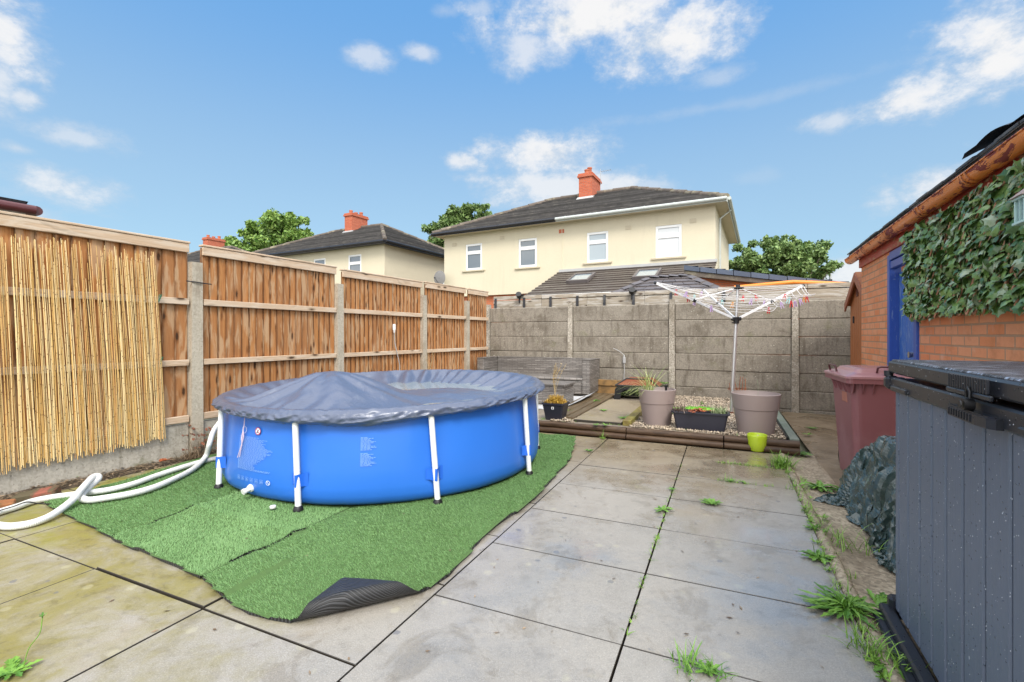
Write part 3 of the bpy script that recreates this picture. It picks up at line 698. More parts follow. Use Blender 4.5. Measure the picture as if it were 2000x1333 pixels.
# neighbour's low timber fence showing over the wall
tf = thing('timber_fence', 'old grey board fence with dark uprights showing over the concrete wall', 'fence', yd(-4.486, 9.02), YROT)
for (x0, x1) in ((.0, 1.1), (1.1, 2.05), (2.05, 3.15), (3.15, 4.4), (4.4, 5.75), (5.75, 6.9)):
    for (z, h) in ((1.865, .135), (1.735, .12), (1.60, .12), (1.985, .075)):
        hi = .0 if x0 < 4 else .02
        m = MB(); m.box(((x0 + x1) / 2, random.uniform(-.004, .004), z + hi), (x1 - x0 - .006, .022, h), .003, Matrix.Rotation(random.uniform(-.006, .006), 3, 'Y'), perm=(1, 2, 0)); m.build('board', W_OLD, tf)
for x in (.06, .72, 1.3, 1.86, 2.4, 2.95, 3.62, 4.5):
    m = MB(); m.box((x, -.03, 1.79), (.045, .03, .38), .003); m.build('upright', M_FELT, tf)

# ================================================================ HOUSES
def tile_slope(m, a, b, c, d, n, th=.075, jag=.0):
    """a-b along the eave, d-c along the top: n overlapping courses"""
    a, b, c, d = map(Vector, (a, b, c, d)); nn = (b - a).cross(d - a).normalized()
    if nn.z < 0: nn = -nn
    for i in range(n):
        t0, t1 = i / n, min(1, (i + 1.25) / n)
        p0, p1 = a.lerp(d, t0), b.lerp(c, t0); q0, q1 = a.lerp(d, t1), b.lerp(c, t1)
        h = th * random.uniform(.85, 1.15)
        m.add([p0, p1, p0 + nn * h, p1 + nn * h, q1 + nn * .006, q0 + nn * .006], [(0, 1, 3, 2), (2, 3, 4, 5)], (.12, .85, .45, 1.0, .3)[i % 5])
def window(parent, x, z0, z1, w, kind, y=0.0, transom=.33, face='y'):
    fr = MB(); t = .05; zc = (z0 + z1) / 2
    def bx(cx, cz, sx, sz, yy=-.012, d=.06):
        fr.box((cx, y + yy, cz), (sx, d, sz), .006)
    bx(x - w / 2 + t / 2, zc, t, z1 - z0); bx(x + w / 2 - t / 2, zc, t, z1 - z0)
    bx(x, z1 - t / 2, w - 2 * t, t); bx(x, z0 + t / 2, w - 2 * t, t); zt = z1 - (z1 - z0) * transom; bx(x, zt, w - 2 * t, .07)
    # opening sash of the top light
    wi = w - 2 * t
    for (u0, u1) in ((zt + .035, z1 - t), (z0 + t, zt - .035)):
        for sx in (-1, 1): fr.box((x + sx * (wi / 2 - .02), y - .034, (u0 + u1) / 2), (.04, .03, u1 - u0), .004)
        for zz in (u0 + .02, u1 - .02): fr.box((x, y - .034, zz), (wi - .08, .03, .04), .004)
    o = fr.build('window', M_UPVC, parent)
    g = MB(); g.box((x, y - .010, (zt + z1) / 2), (wi, .008, z1 - zt - t)); g.build('pane', kind, o)
    g = MB(); g.box((x, y - .010, (zt + z0) / 2), (wi, .008, zt - z0 - t)); g.build('pane', kind, o)
    s = MB(); s.box((x, y - .06, z0 - .035), (w + .30, .14, .07), .008); s.build('sill', M_SILL, o)
EAVE, RISE, HW, HD = 5.73, 2.02, 11.32, 7.5
HROT = math.atan2(-.468, .883)
def semi(name, label, loc, wins, split_gutter, chim_x, detail=True, n=17, sidewin=False):
    h = thing(name, label, 'house', loc, HROT)
    # walls with real openings: render above, brick below
    def wallbox(m, x0, x1, z0, z1, y0=.0, y1=.24): m.box(((x0 + x1) / 2, (y0 + y1) / 2, (z0 + z1) / 2), (x1 - x0, y1 - y0, z1 - z0), wco=lambda p: (p.x, p.z, p.y))
    m = MB(); zb = 2.92; zt = EAVE - .08
    zs0, zs1 = (min([w[1] for w in wins]), max([w[2] for w in wins])) if wins else (4, 5)
    xs = 0.0
    for w in sorted(wins):
        wallbox(m, xs, w[0] - w[3] / 2, zs0, zs1); xs = w[0] + w[3] / 2
        if w[1] > zs0: wallbox(m, w[0] - w[3] / 2, xs, zs0, w[1])
        if w[2] < zs1: wallbox(m, w[0] - w[3] / 2, xs, w[2], zs1)
    wallbox(m, xs, HW, zs0, zs1); wallbox(m, 0, HW, zb, zs0); wallbox(m, 0, HW, zs1, zt)
    m.box((.12, HD / 2 + .12, (zb + zt) / 2), (.24, HD - .24, zt - zb)); m.box((HW - .12, HD / 2 + .12, (zb + zt) / 2), (.24, HD - .24, zt - zb)); m.box((HW / 2, HD - .12 + .12, (zb + zt) / 2), (HW - .48, .24, zt - zb))
    m.build('wall', M_RENDER, h)
    m = MB(); m.box((HW / 2, HD / 2 + .12, zb / 2 - .05), (HW - .06, HD - .06, zb + .1), wco=lambda p: (p.x + p.y, p.z, p.y)); m.build('brick_base', M_PLINTH, h)
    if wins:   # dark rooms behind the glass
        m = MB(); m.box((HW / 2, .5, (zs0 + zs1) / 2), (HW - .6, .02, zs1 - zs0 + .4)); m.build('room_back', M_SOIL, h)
    ov = .38
    E = [Vector((-ov, -ov, EAVE)), Vector((HW + ov, -ov, EAVE)), Vector((HW + ov, HD + ov, EAVE)), Vector((-ov, HD + ov, EAVE))]
    T0, T1 = Vector((HD / 2, HD / 2, EAVE + RISE)), Vector((HW - HD / 2, HD / 2, EAVE + RISE))
    m = MB(); tile_slope(m, E[0], E[1], T1, T0, n); tile_slope(m, E[1], E[2], T1, T1 + Vector((0, .01, 0)), n); tile_slope(m, E[2], E[3], T0, T1, n); tile_slope(m, E[3], E[0], T0 + Vector((0, -.01, 0)), T0, n)
    roof = m.build('roof', M_ROOF, h)
    m = MB()
    for (p, q) in ((T0, T1), (E[0], T0), (E[1], T1), (E[2], T1), (E[3], T0)):
        k = max(6, int((q - p).length / .42))
        for i in range(k):
            a, b = p.lerp(q, i / k), p.lerp(q, (i + 1.04) / k); up = Vector((0, 0, .035 + .012 * (i % 2)))
            m.tube([a + up, b + up], [.115, .10], 8)
    m.build('ridge_tiles', M_RIDGE, roof)
    m = MB(); m.box((HW / 2, HD / 2, EAVE - .055), (HW + 2 * ov - .02, HD + 2 * ov - .02, .05)); m.build('soffit', M_SILL if detail else M_BLACKPL, h)
    def gut(x0, x1, mat, nm):
        m = MB()
        m.box(((x0 + x1) / 2, -ov - .012, EAVE - .045), (x1 - x0, .02, .13)); m.tube([(x0, -ov - .075, EAVE - .015), (x1, -ov - .075, EAVE - .015)], .058, 10)
        x = x0 + .4
        while x < x1: m.tube([(x, -ov - .075, EAVE - .015), (x + .05, -ov - .075, EAVE - .015)], .066, 10); x += 1.0
        m.build(nm, mat, h)
    if split_gutter: gut(-ov, 5.6, M_BLACKPL, 'gutter'); gut(5.62, HW + ov, M_GUTTERW, 'gutter')
    else: gut(-ov, HW + ov, M_BLACKPL, 'gutter')
    m = MB(); xx = HW + ov
    m.box((xx + .012, HD / 2, EAVE - .05), (.02, HD + 2 * ov, .17)); m.tube([(xx + .075, -ov, EAVE - .015), (xx + .075, HD + ov, EAVE - .015)], .058, 10)
    gm = M_GUTTERW if split_gutter else M_BLACKPL
    m.build('gutter', gm, h)
    m = MB(); py = 1.0 if split_gutter else 6.3
    m.tube([(xx + .07, py, EAVE - .06), (HW + .07, py, EAVE - .35), (HW + .07, py, .2)], .04, 8); m.build('downpipe', gm, h)
    for (x, z0, z1, w, kd) in wins: window(h, x, z0, z1, w, kd, .06)
    # chimney with corbelled cap and pots
    cw, cd = .62, 1.25; cz0 = EAVE + RISE - .75; cz1 = EAVE + RISE + .62
    wc = lambda p: (p.x + p.y, p.z, p.y)
    m = MB(); cy = HD / 2 - .15
    m.box((chim_x, cy, (cz0 + cz1) / 2), (cw, cd, cz1 - cz0), wco=wc); m.box((chim_x, cy, cz1 + .045), (cw + .12, cd + .12, .09), wco=wc); m.box((chim_x, cy, cz1 + .135), (cw + .06, cd + .06, .09), wco=wc)
    ch = m.build('chimney', M_CHIM, roof)
    m = MB(); m.hexa([(chim_x - cw / 2 - .18, cy - cd / 2 - .45, cz0 + .05), (chim_x + cw / 2 + .18, cy - cd / 2 - .45, cz0 + .05), (chim_x + cw / 2 + .18, cy + cd / 2, cz0 + .2), (chim_x - cw / 2 - .18, cy + cd / 2, cz0 + .2)],
                     [(chim_x - cw / 2 - .04, cy - cd / 2 - .05, EAVE + RISE - .28), (chim_x + cw / 2 + .04, cy - cd / 2 - .05, EAVE + RISE - .28), (chim_x + cw / 2 + .04, cy + cd / 2, EAVE + RISE + .02), (chim_x - cw / 2 - .04, cy + cd / 2, EAVE + RISE + .02)])
    m.build('flashing', M_LEAD, roof)
    for (px, py, hh) in ((0, -.42, .20), (.0, -.02, .42 if split_gutter else .16), (0, .40, .26)):
        m = MB(); m.lathe([(.10, 0), (.12, .02), (.105, .06), (.095, hh - .06), (.115, hh - .04), (.115, hh), (.085, hh), (.08, .02)], 14, (chim_x + px, cy + py, cz1 + .18)); m.build('chimney_pot', M_POT, roof)
    if detail:
        m = MB(); bx, by, bz = chim_x + .36, cy + .5, cz1 - .1
        m.tube([(bx, by, bz), (bx, by, bz + .75)], .012, 6); m.tube([(bx, by, bz + .62), (bx + .55, by - .1, bz + .60)], .008, 6)
        for q in range(5): m.tube([(bx + .05 + q * .11, by - .16, bz + .62), (bx + .05 + q * .11, by + .12, bz + .61)], .005, 5)
        m.build('aerial', M_POLE, h)
    return h
LOC1 = Vector((-3.07, 21.3, 0))
ED = Vector((-.883, .468, 0)); ND = Vector((.468, .883, 0))
h1 = semi('semi_detached_house', 'cream semi detached house straight ahead with half black half white gutter and tall red chimney', LOC1,
     [(1.58, 4.05, 5.20, .85, M_GLASS), (4.20, 4.0, 5.18, .84, M_GLASS), (7.17, 3.99, 5.15, .84, M_NET), (9.78, 3.98, 5.12, .90, M_BLIND)], True, HW / 2)
for (x, z) in ((.55, 5.25), (3.0, 5.33), (5.7, 5.32), (8.35, 5.18), (10.6, 5.18)):
    m = MB(); m.box((x, -.006, z), (.22, .014, .15)); 
    for q in range(3): m.box((x, -.016, z - .045 + q * .045), (.18, .008, .016))
    m.build('air_brick', M_SILL if x != 5.7 else M_POT, h1)
m = MB(); m.box((5.72, -.004, 4.3), (.05, .02, 2.7)); m.build('party_line', M_RENDER, h1)
# lean-to extension at the rear of the right half
m = MB(); X0, X1, YD, ZT, ZL = 5.72, 11.28, -2.95, 3.70, 2.50
tile_slope(m, (X0 - .1, YD - .2, ZL), (X1 + .1, YD - .2, ZL), (X1 + .1, -.01, ZT), (X0 - .1, -.01, ZT), 11, .055)
ext = m.build('lean_to_roof', M_ROOF2, h1)
m = MB(); m.box(((X0 + X1) / 2, -.05, ZT + .04), (X1 - X0 + .2, .10, .10)); m.build('flashing', M_LEAD, ext)
m = MB(); m.tube([(X0 - .1, YD - .27, ZL - .03), (X1 + .1, YD - .27, ZL - .03)], .06, 10); m.build('lean_to_gutter', M_UPVC, ext)
m = MB(); m.box(((X0 + X1) / 2, YD / 2 - .02, ZL / 2 - .1), (X1 - X0, -YD - .1, ZL - .2), wco=lambda p: (p.x + p.y, p.z, 0)); m.build('lean_to_wall', M_RENDER, h1)
m = MB(); m.add([(X0, -.03, ZT - .1), (X0, YD, ZL - .12), (X0, YD, ZL - .3), (X0, -.03, ZL - .3)], [(0, 1, 2, 3)]); m.add([(X1, -.03, ZT - .1), (X1, YD, ZL - .12), (X1, YD, ZL - .3), (X1, -.03, ZL - .3)], [(3, 2, 1, 0)]); m.build('cheek', M_RENDER, h1)
sl = math.atan2(ZT - ZL, -YD)
for xw in (7.05, 9.35):
    M0 = Matrix.Translation((xw, YD * .50, ZL + (ZT - ZL) * .535)) @ Matrix.Rotation(sl, 4, 'X')
    m = MB(); m.M = M0
    for sx in (-1, 1): m.box((sx * .36, 0, .10), (.08, .95, .12), .01)
    for sy in (-1, 1): m.box((0, sy * .435, .10), (.64, .08, .12), .01)
    w = m.build('skylight', M_SLATEPL, ext)
    m = MB(); m.M = M0; m.box((0, 0, .11), (.64, .79, .02)); m.build('pane', M_NET, w)
# neighbours along the row
h2loc = LOC1 + ED * (3.6 + HW)
h2 = semi('semi_detached_house', 'cream semi detached house left of centre with black gutter, standing behind the middle fence panels', h2loc,
     [(HW - 2.01, 4.0, 5.30, .92, M_GLASS), (HW - 4.6, 4.0, 5.30, .92, M_GLASS), (3, 4, 5.3, .92, M_GLASS)], False, HW / 2 + .0, False)
m = MB()
for (yy, zz) in ((4.55, 3.95),):
    for s in (-1, 1): m.box((HW + .02, yy + s * .26, zz), (.06, .06, 1.1), .005)
    for s in (-1, 1): m.box((HW + .02, yy, zz + s * .52), (.06, .46, .06), .005)
w = m.build('side_window', M_UPVC, h2)
m = MB(); m.box((HW + .012, 4.55, 3.95), (.03, .46, .98)); m.build('pane', M_NET, w)
h3 = semi('semi_detached_house', 'far semi detached house whose red chimney shows in the gap above the first fence post', LOC1 + ED * 2 * (3.6 + HW), [(3, 4, 5.3, .92, M_GLASS), (HW - 2, 4, 5.3, .92, M_GLASS)], False, HW / 2, False, 16)
# satellite dish on the left corner
d = thing('satellite_dish', 'grey satellite dish fixed to the left corner of the house straight ahead', 'dish', LOC1 + Vector((0.02, -.02, 3.75)), HROT)
m = MB()
def dishpt(i, j):
    r = .33 * i / 8; a = 2 * math.pi * j / 24; return Vector((r * math.cos(a) * .95, -.32 + .35 * r * r - .1, r * math.sin(a) + .05 * 0))
m.grid(dishpt, 9, 24, wrap=True); m.build('dish', plain('grey dish paint', (.22, .21, .20), .6), d)
m = MB(); m.tube([(0, .02, -.05), (0, -.3, -.12), (0, -.42, 0)], .018, 6); m.tube([(0, -.40, -.3), (0, -.72, -.05)], .010, 6); m.box((0, -.74, -.03), (.05, .08, .05), .01); m.build('arm', M_BLACKPL, d)

# hip roofed summerhouse just over the wall
sh = thing('summerhouse', 'small hip roofed summerhouse of grey moulded tiles behind the rotary airer', 'summerhouse', Vector((3.85, 11.5, 0)), YROT)
m = MB(); A, B = 1.22, .95; ez, tz = 2.16, 2.63
rows = 5
def shrow(P, Q, S, T, n):
    P, Q, S, T = map(Vector, (P, Q, S, T)); nn = (Q - P).cross(T - P).normalized(); nn = nn if nn.z > 0 else -nn
    for i in range(n):
        t0, t1 = i / n, (i + 1.2) / n; t1 = min(1, t1)
        a0, b0, a1, b1 = P.lerp(T, t0), Q.lerp(S, t0), P.lerp(T, t1), Q.lerp(S, t1)
        k = max(1, int((b0 - a0).length / .26))
        for q in range(k):
            f0, f1 = (q + .02 + .5 * (i % 2) / k) / k, (q + .98 + .5 * (i % 2) / k) / k; f1 = min(1, f1)
            p, r_ = a0.lerp(b0, f0), a0.lerp(b0, f1); s_, t_ = a1.lerp(b1, f1), a1.lerp(b1, f0); h = nn * random.uniform(.022, .034)
            m.add([p, r_, p + h, r_ + h, s_ + nn * .005, t_ + nn * .005], [(0, 1, 3, 2), (2, 3, 4, 5)])
c4 = [(-A, -B, ez), (A, -B, ez), (A, B, ez), (-A, B, ez)]; r0, r1 = (-.45, 0, tz), (.45, 0, tz)
shrow(c4[0], c4[1], r1, r0, rows); shrow(c4[1], c4[2], r1, (.45, .01, tz), rows); shrow(c4[2], c4[3], r0, r1, rows); shrow(c4[3], c4[0], (-.45, -.01, tz), r0, rows)
rf = m.build('roof', M_SLATEPL, sh)
m = MB()
for (p, q) in ((c4[0], r0), (c4[1], r1), (c4[2], r1), (c4[3], r0), (r0, r1)):
    p, q = Vector(p), Vector(q); k = 4
    for i in range(k):
        a, b = p.lerp(q, i / k), p.lerp(q, (i + 1.12) / k); dd = (q - p); sd = Vector((-dd.y, dd.x, 0)).normalized() * .13
        lift = Vector((0, 0, .05 + .012)); dn = Vector((0, 0, -.02))
        m.add([a + sd + dn + lift * .6, a + lift, a - sd + dn + lift * .6, b - sd + dn, b + lift * .55, b + sd + dn], [(0, 1, 4, 5), (1, 2, 3, 4)])
        m.add([a + sd + dn, a, a - sd + dn, a - sd + dn + lift * .6, a + lift, a + sd + dn + lift * .6], [(0, 1, 4, 5), (1, 2, 3, 4)])
m.build('hip_tiles', M_SLATEPL, rf)
m = MB(); m.box((0, 0, 1.05), (2 * A - .3, 2 * B - .3, 2.2)); m.build('wall', W_OLD, sh)
# brick outhouse with sloping verge
oh = thing('brick_outhouse', 'low brick outhouse with blue grey sloping verge and orange bargeboard behind the airer', 'outhouse', Vector((5.15, 13.7, 0)), YROT)
m = MB(); Lx = 3.9; z0, z1 = 3.16, 2.47
m.hexa([(0, 0, 0), (Lx, 0, 0), (Lx, 3, 0), (0, 3, 0)], [(0, 0, z0 - .12), (Lx, 0, z1 - .12), (Lx, 3, z1 - .12), (0, 3, z0 - .12)])
for i in range(len(m.v)): m.c[i] = Vector((m.v[i].x + m.v[i].y, m.v[i].z, 0))
m.build('wall', M_PLINTH, oh)
m = MB(); tile_slope(m, (Lx + .3, -.15, z1 - .03), (Lx + .3, 3.1, z1 - .03), (-.1, 3.1, z0 + .02), (-.1, -.15, z0 + .02), 12); m.build('roof', M_ROOF2, oh)
m = MB(); n = 10
for i in range(n):
    a, b = Vector((-.1, 0, z0)).lerp(Vector((Lx + .3, 0, z1 - .05)), i / n), Vector((-.1, 0, z0)).lerp(Vector((Lx + .3, 0, z1 - .05)), (i + 1) / n - .004)
    m.hexa([a + Vector((0, -.30, -.09)), b + Vector((0, -.30, -.09)), b + Vector((0, -.12, -.09)), a + Vector((0, -.12, -.09))], [a + Vector((0, -.31, .05)), b + Vector((0, -.31, .035)), b + Vector((0, -.12, .035)), a + Vector((0, -.12, .05))])
m.build('verge_tiles', M_BLUESLATE, oh)
m = MB(); a, b = Vector((-.1, 0, z0 - .1)), Vector((Lx + .3, 0, z1 - .15)); 
m.hexa([a + Vector((0, -.26, -.14)), b + Vector((0, -.26, -.10)), b + Vector((0, .0, -.10)), a + Vector((0, .0, -.14))], [a + Vector((0, -.26, 0)), b + Vector((0, -.26, 0)), b + Vector((0, .0, 0)), a + Vector((0, .0, 0))]); m.build('soffit_board', M_RIDGE, oh)
m = MB(); m.tube([(1.2, -.42, 2.50), (2.6, -.42, 2.585), (3.0, -.42, 2.55), (4.0, -.42, 2.45)], .055, 10); m.build('orange_pipe', plain('orange plastic pipe', (.78, .24, .03), .4), oh)

# neighbour's roof corner beyond the fence at the far left
nh = thing('neighbour_extension', 'single storey extension with burgundy gutter peeping over the fence at far left', 'building', Vector((-6.72, 6.55, 0)), R(62))
m = MB(); m.hexa([(-4, .35, 0), (-.35, .35, 0), (-.35, 4.2, 0), (-4, 4.2, 0)], [(-4, .35, 2.9), (-.35, .35, 2.9), (-.35, 4.2, 2.9), (-4, 4.2, 2.9)]); m.build('wall', M_PLINTH, nh)
m = MB(); tile_slope(m, (-4.2, 0, 2.98), (-.05, 0, 2.98), (-2.0, 2.1, 3.75), (-4.2, 2.1, 3.75), 9); tile_slope(m, (-.05, 0, 2.98), (-.05, 4.2, 2.98), (-2.0, 2.12, 3.75), (-2.0, 2.1, 3.75), 9); m.build('roof', M_FELT, nh)
m = MB(); m.tube([(-4.2, -.06, 2.94), (.03, -.06, 2.94)], .065, 12); m.tube([(.05, -.06, 2.94), (.05, 4.2, 2.94)], .065, 12); m.build('gutter', M_BURG, nh)
m = MB(); m.box((-2.1, .15, 2.86), (4.1, .32, .1)); m.build('soffit', M_UPVC, nh)

# trees
def leaves(n, blobs, size, flat=.7):
    w = np.array([b[3] ** 2 for b in blobs]); w = w / w.sum(); idx = rng.choice(len(blobs), n, p=w)
    B = np.array([b[:4] for b in blobs])[idx]
    d = rng.normal(size=(n, 3)); d /= np.linalg.norm(d, axis=1)[:, None]
    rad = B[:, 3] * (0.25 + .80 * rng.random(n) ** .5); rad *= 1 + .22 * np.sin(d[:, 0] * 7 + B[:, 0]) * np.cos(d[:, 2] * 6 + B[:, 1])
    P = B[:, :3] + d * rad[:, None] * np.array([1, 1, .85])
    a = rng.normal(size=(n, 3)); a /= np.linalg.norm(a, axis=1)[:, None]; b = np.cross(a, rng.normal(size=(n, 3))); b /= np.linalg.norm(b, axis=1)[:, None]
    s = size * rng.uniform(.6, 1.4, n)[:, None]
    V = np.stack([P - a * s, P + b * s * .5, P + a * s, P - b * s * .5], 1)
    F = np.arange(n * 4).reshape(n, 4)
    return V, F, np.repeat(np.clip(rng.normal(.5, .25, n), 0, 1), 4)
def tree(label, base, blobs, n, size, mat, trunk_h, tr, limbs=9):
    t = thing('tree', label, 'tree', base)
    bl = [(b[0] - base[0], b[1] - base[1], b[2] - base[2], b[3]) for b in blobs]
    sub = []
    for b in bl:
        for _ in range(20):
            d = rng.normal(size=3); d /= np.linalg.norm(d); q = b[3] * rng.uniform(.40, 1.28)
            sub.append((b[0] + d[0] * q, b[1] + d[1] * q, b[2] + d[2] * q * .95, b[3] * rng.uniform(.13, .34)))
        sub.append((b[0], b[1], b[2], b[3] * .5))
    V, F, r = leaves(n, sub, size); npmesh('crown', V, F, mat, t, rnd=r)
    m = MB(); m.tube([(0, 0, -.1), (.05, 0, trunk_h * .5), (0, .1, trunk_h), (0, .1, trunk_h * 1.5)], [tr, tr * .8, tr * .65, tr * .3], 10)
    for b in sub[::max(1, len(sub) // limbs)]:
        p0 = Vector((0, .05, trunk_h * random.uniform(.75, 1.2))); p1 = Vector(b[:3]); mid = p0.lerp(p1, .5) + Vector((0, 0, -.2))
        m.tube([p0, mid, p1], [tr * .35, tr * .22, tr * .06], 6)
    m.build('trunk', M_BARK, t)
def blob(px, py, Z, r): p = at(px, py, Z); return (p.x, p.y, p.z, r)
tree('round green tree rising between the two houses at the left', Vector((-21.0, 42, 0)), [blob(535, 462, 42, 2.5), blob(490, 478, 42.5, 1.6), blob(585, 462, 41.5, 1.7), blob(545, 500, 42, 3.0), blob(470, 500, 42, 1.9), blob(610, 490, 41, 1.6)], 30000, .16, M_LEAF, 4.5, .3)
tree('loose green tree peeping over the left end of the house straight ahead', Vector((-3.4, 31, 0)), [blob(915, 432, 31, 1.2), blob(945, 425, 31, .8), blob(880, 448, 31, 1.0), blob(858, 480, 31, 1.2), blob(850, 508, 31, 1.1), blob(900, 470, 31, 1.7)], 15000, .13, M_LEAF2, 4.5, .22)
tree('broad green tree beyond the wall to the right of the house', Vector((14.4, 24.5, 0)), [blob(1515, 500, 24.5, 1.25), blob(1465, 512, 24, .85), blob(1570, 505, 24.5, 1.1), blob(1540, 535, 24, 1.5), blob(1480, 545, 24.3, 1.1), blob(1600, 535, 24.5, .85), blob(1510, 480, 24.5, .55)], 26000, .10, M_LEAF2, 2.6, .22)
lp = thing('lamp_post', 'slim grey lamp post standing at the right edge of the broad tree', 'lamp post', Vector((622 / 917 * 26, 26, 0)))
m = MB(); m.tube([(0, 0, -.1), (0, 0, 5.2)], [.10, .07], 10); m.build('column', M_POLE, lp)
m = MB(); m.box((.08, 0, 5.15), (.38, .16, .14), .03); m.build('lamp_head', M_POLE, lp)
# ================================================================ BRICK OUTBUILDING ON THE RIGHT
BC = Vector((4.54, 6.10, 0)); BROT = math.atan2(-.898, -.44)      # local x runs towards the viewer, outside is -y
ob = thing('brick_outbuilding', 'orange brick outbuilding with blue door and peeling orange gutter along the right side', 'outbuilding', BC, BROT)
wco = lambda p: (p.x, p.z, p.y)
D0, D1, DT = 1.29, 2.22, 2.06
m = MB()
m.box((D0 / 2, .11, 1.0), (D0, .22, 2.3), wco=wco); m.box(((D1 + 7) / 2, .11, 1.0), (7 - D1, .22, 2.3), wco=wco)
m.box(((D0 + D1) / 2, .11, (DT + 2.15) / 2), (D1 - D0, .22, 2.15 - DT), wco=wco)
m.box((.11, 1.9, 1.0), (.22, 3.36, 2.3), wco=lambda p: (p.y, p.z, p.x))
m.build('wall', M_BRICK, ob)
m = MB(); w = .085
for x in (D0 + w / 2, D1 - w / 2): m.box((x, .03, (DT - .15) / 2), (w, .10, DT + .1), .005)
m.box(((D0 + D1) / 2, .03, DT - w / 2), (D1 - D0 - 2 * w, .10, w), .005); m.box(((D0 + D1) / 2, .022, DT - w - .05), (D1 - D0 - 2 * w, .07, .075), .005)
fr = m.build('door_frame', M_DOORF, ob)
m = MB(); dw = D1 - D0 - 2 * w - .01; n = 6
for i in range(n): m.box((D0 + w + .005 + dw * (i + .5) / n, .075, (DT - w - .12) / 2), (dw / n - .004, .03, DT - w - .14), .004)
dr = m.build('door', M_DOOR, ob)
m = MB(); m.tube([(D1 - w - .10, .055, 1.02), (D1 - w - .10, .01, 1.02)], [.028, .028], 12); m.tube([(D1 - w - .10, .0, 1.02), (D1 - w - .10, -.03, 1.02)], [.024, .030], 12); m.build('handle', M_MIRROR, dr)
m = MB(); m.box((D1 - w - .22, .058, 1.13), (.016, .006, .085), .001); m.box((D1 - w - .195, .058, 1.13), (.012, .006, .075), .001); m.build('house_number_plate', M_UPVC, dr)
m = MB(); m.box((3.5, -.014, 2.135), (7.0, .028, .13), .003); m.build('fascia', M_FASCIA, ob)
m = MB()
def gpt(i, j):
    a = math.pi * (1.0 + j / 10); return Vector((-.22 + 7.3 * i / 60, -.085 + .060 * math.cos(a), 2.215 + .062 * math.sin(a)))
m.grid(gpt, 61, 11); m.grid(lambda i, j: gpt(i, j) + Vector((0, .004 * math.cos(math.pi * (1 + j / 10)) * -1, .004)), 61, 11)
m.tube([(-.22, -.147, 2.217), (7.1, -.147, 2.217)], .0055, 6); m.tube([(-.22, -.025, 2.217), (7.1, -.025, 2.217)], .0055, 6)
for x in (.75, 1.65, 2.62, 3.5, 4.4):
    for q in (0, .035, .10):
        m.grid(lambda i, j: Vector((x + q + .02 * i, -.085 + .067 * math.cos(math.pi * (1 + j / 10)), 2.215 + .070 * math.sin(math.pi * (1 + j / 10)))), 2, 11)
m.add([gpt(0, j) for j in range(11)], [tuple(range(11))])
m.build('gutter', M_GUTTERO, ob)
m = MB(); pitch = R(24); 
def rp(x, s, lift=0): return Vector((x, -.115 + s * math.cos(pitch), 2.283 + s * math.sin(pitch) + lift))
nrow = 14
for i in range(nrow):
    s0, s1 = i * .22, i * .22 + .30; x = -.25
    while x < 7.1:
        wv = .26; th = random.uniform(.010, .018); j_ = random.uniform(-.012, .012)
        m.add([rp(x, s0 + j_), rp(x + wv - .006, s0 + j_), rp(x + wv - .006, s1, .0), rp(x, s1, .0), rp(x, s0 + j_, th), rp(x + wv - .006, s0 + j_, th), rp(x + wv - .006, s1, .004), rp(x, s1, .004)], [(4, 5, 6, 7), (0, 1, 5, 4), (1, 2, 6, 5), (3, 0, 4, 7), (3, 2, 1, 0)]); x += wv
m.box((3.4, -.085, 2.245), (7.3, .02, .085)); m.build('roof', M_FELT, ob)
m = MB()      # torn roofing felt lifting over the gutter near the viewer
def feltp(i, j):
    x = 3.55 + 1.8 * i / 40; s = .02 + .42 * j / 10 - .035 * mnoise.noise(Vector((x * 5, 0, 3))) * (10 - j) / 10 - .05 * (i < 3) * (10 - j) / 10
    return rp(x, s - .01, .03 + .055 * math.exp(-((i - 6) / 5) ** 2) * (10 - j) / 10 + .012 * mnoise.noise(Vector((x * 7, s * 6, 1))))
m.grid(feltp, 41, 11); m.build('roofing_felt', M_FELT, ob)

# ivy screening with lattice
iv = thing('ivy_screen', 'artificial ivy on willow lattice hung on the brick wall beside the blue door', 'ivy screen', BC, BROT)
IX0, IX1, IZ0, IZ1 = 2.20, 5.0, 1.335, 2.10
m = MB(); st = .115; k = 0; x = IX0 - .8
while x < IX1 + .8:
    for sgn in (1, -1):
        pts = []
        for q in range(10):
            t = q / 9; z = IZ0 + (IZ1 - IZ0) * t; xx = x + sgn * (z - (IZ0 + IZ1) / 2) * 1.0
            if IX0 + .02 <= xx <= IX1: pts.append((xx, -.068 - .012 * (sgn > 0), z))
        if len(pts) > 2: m.tube(pts, .0062, 5)
    x += st
m.build('lattice', M_WILLOW, iv)
def leaf_shape():
    pts = [(0, 0), (.30, -.08), (.52, .16), (.36, .42), (.44, .62), (.16, .74), (0, 1.05), (-.16, .74), (-.44, .62), (-.36, .42), (-.52, .16), (-.30, -.08)]
    return np.array(pts)
LS = leaf_shape()
def scatter_leaves(n, gen, size, mat, name, parent, fold=.22):
    V = []; F = []; Rn = []
    for i in range(n):
        p, nrm, upd, s, r = gen(i)
        nrm = nrm.normalized(); t = upd - nrm * upd.dot(nrm); t = t.normalized(); b = nrm.cross(t)
        base = len(V); V.append(p + t * (.42 * s) + nrm * (.05 * s)); 
        for (x, y) in LS: V.append(p + b * (x * s) + t * (y * s) - nrm * (abs(x) * fold * s * 1.2) - nrm * (max(0, y - .5) * .3 * s))
        k = len(LS); F += [(base, base + 1 + j, base + 1 + (j + 1) % k) for j in range(k)]; Rn += [r] * (k + 1)
    return npmesh(name, np.array([tuple(v) for v in V]), F, mat, parent, rnd=Rn, smooth=False)
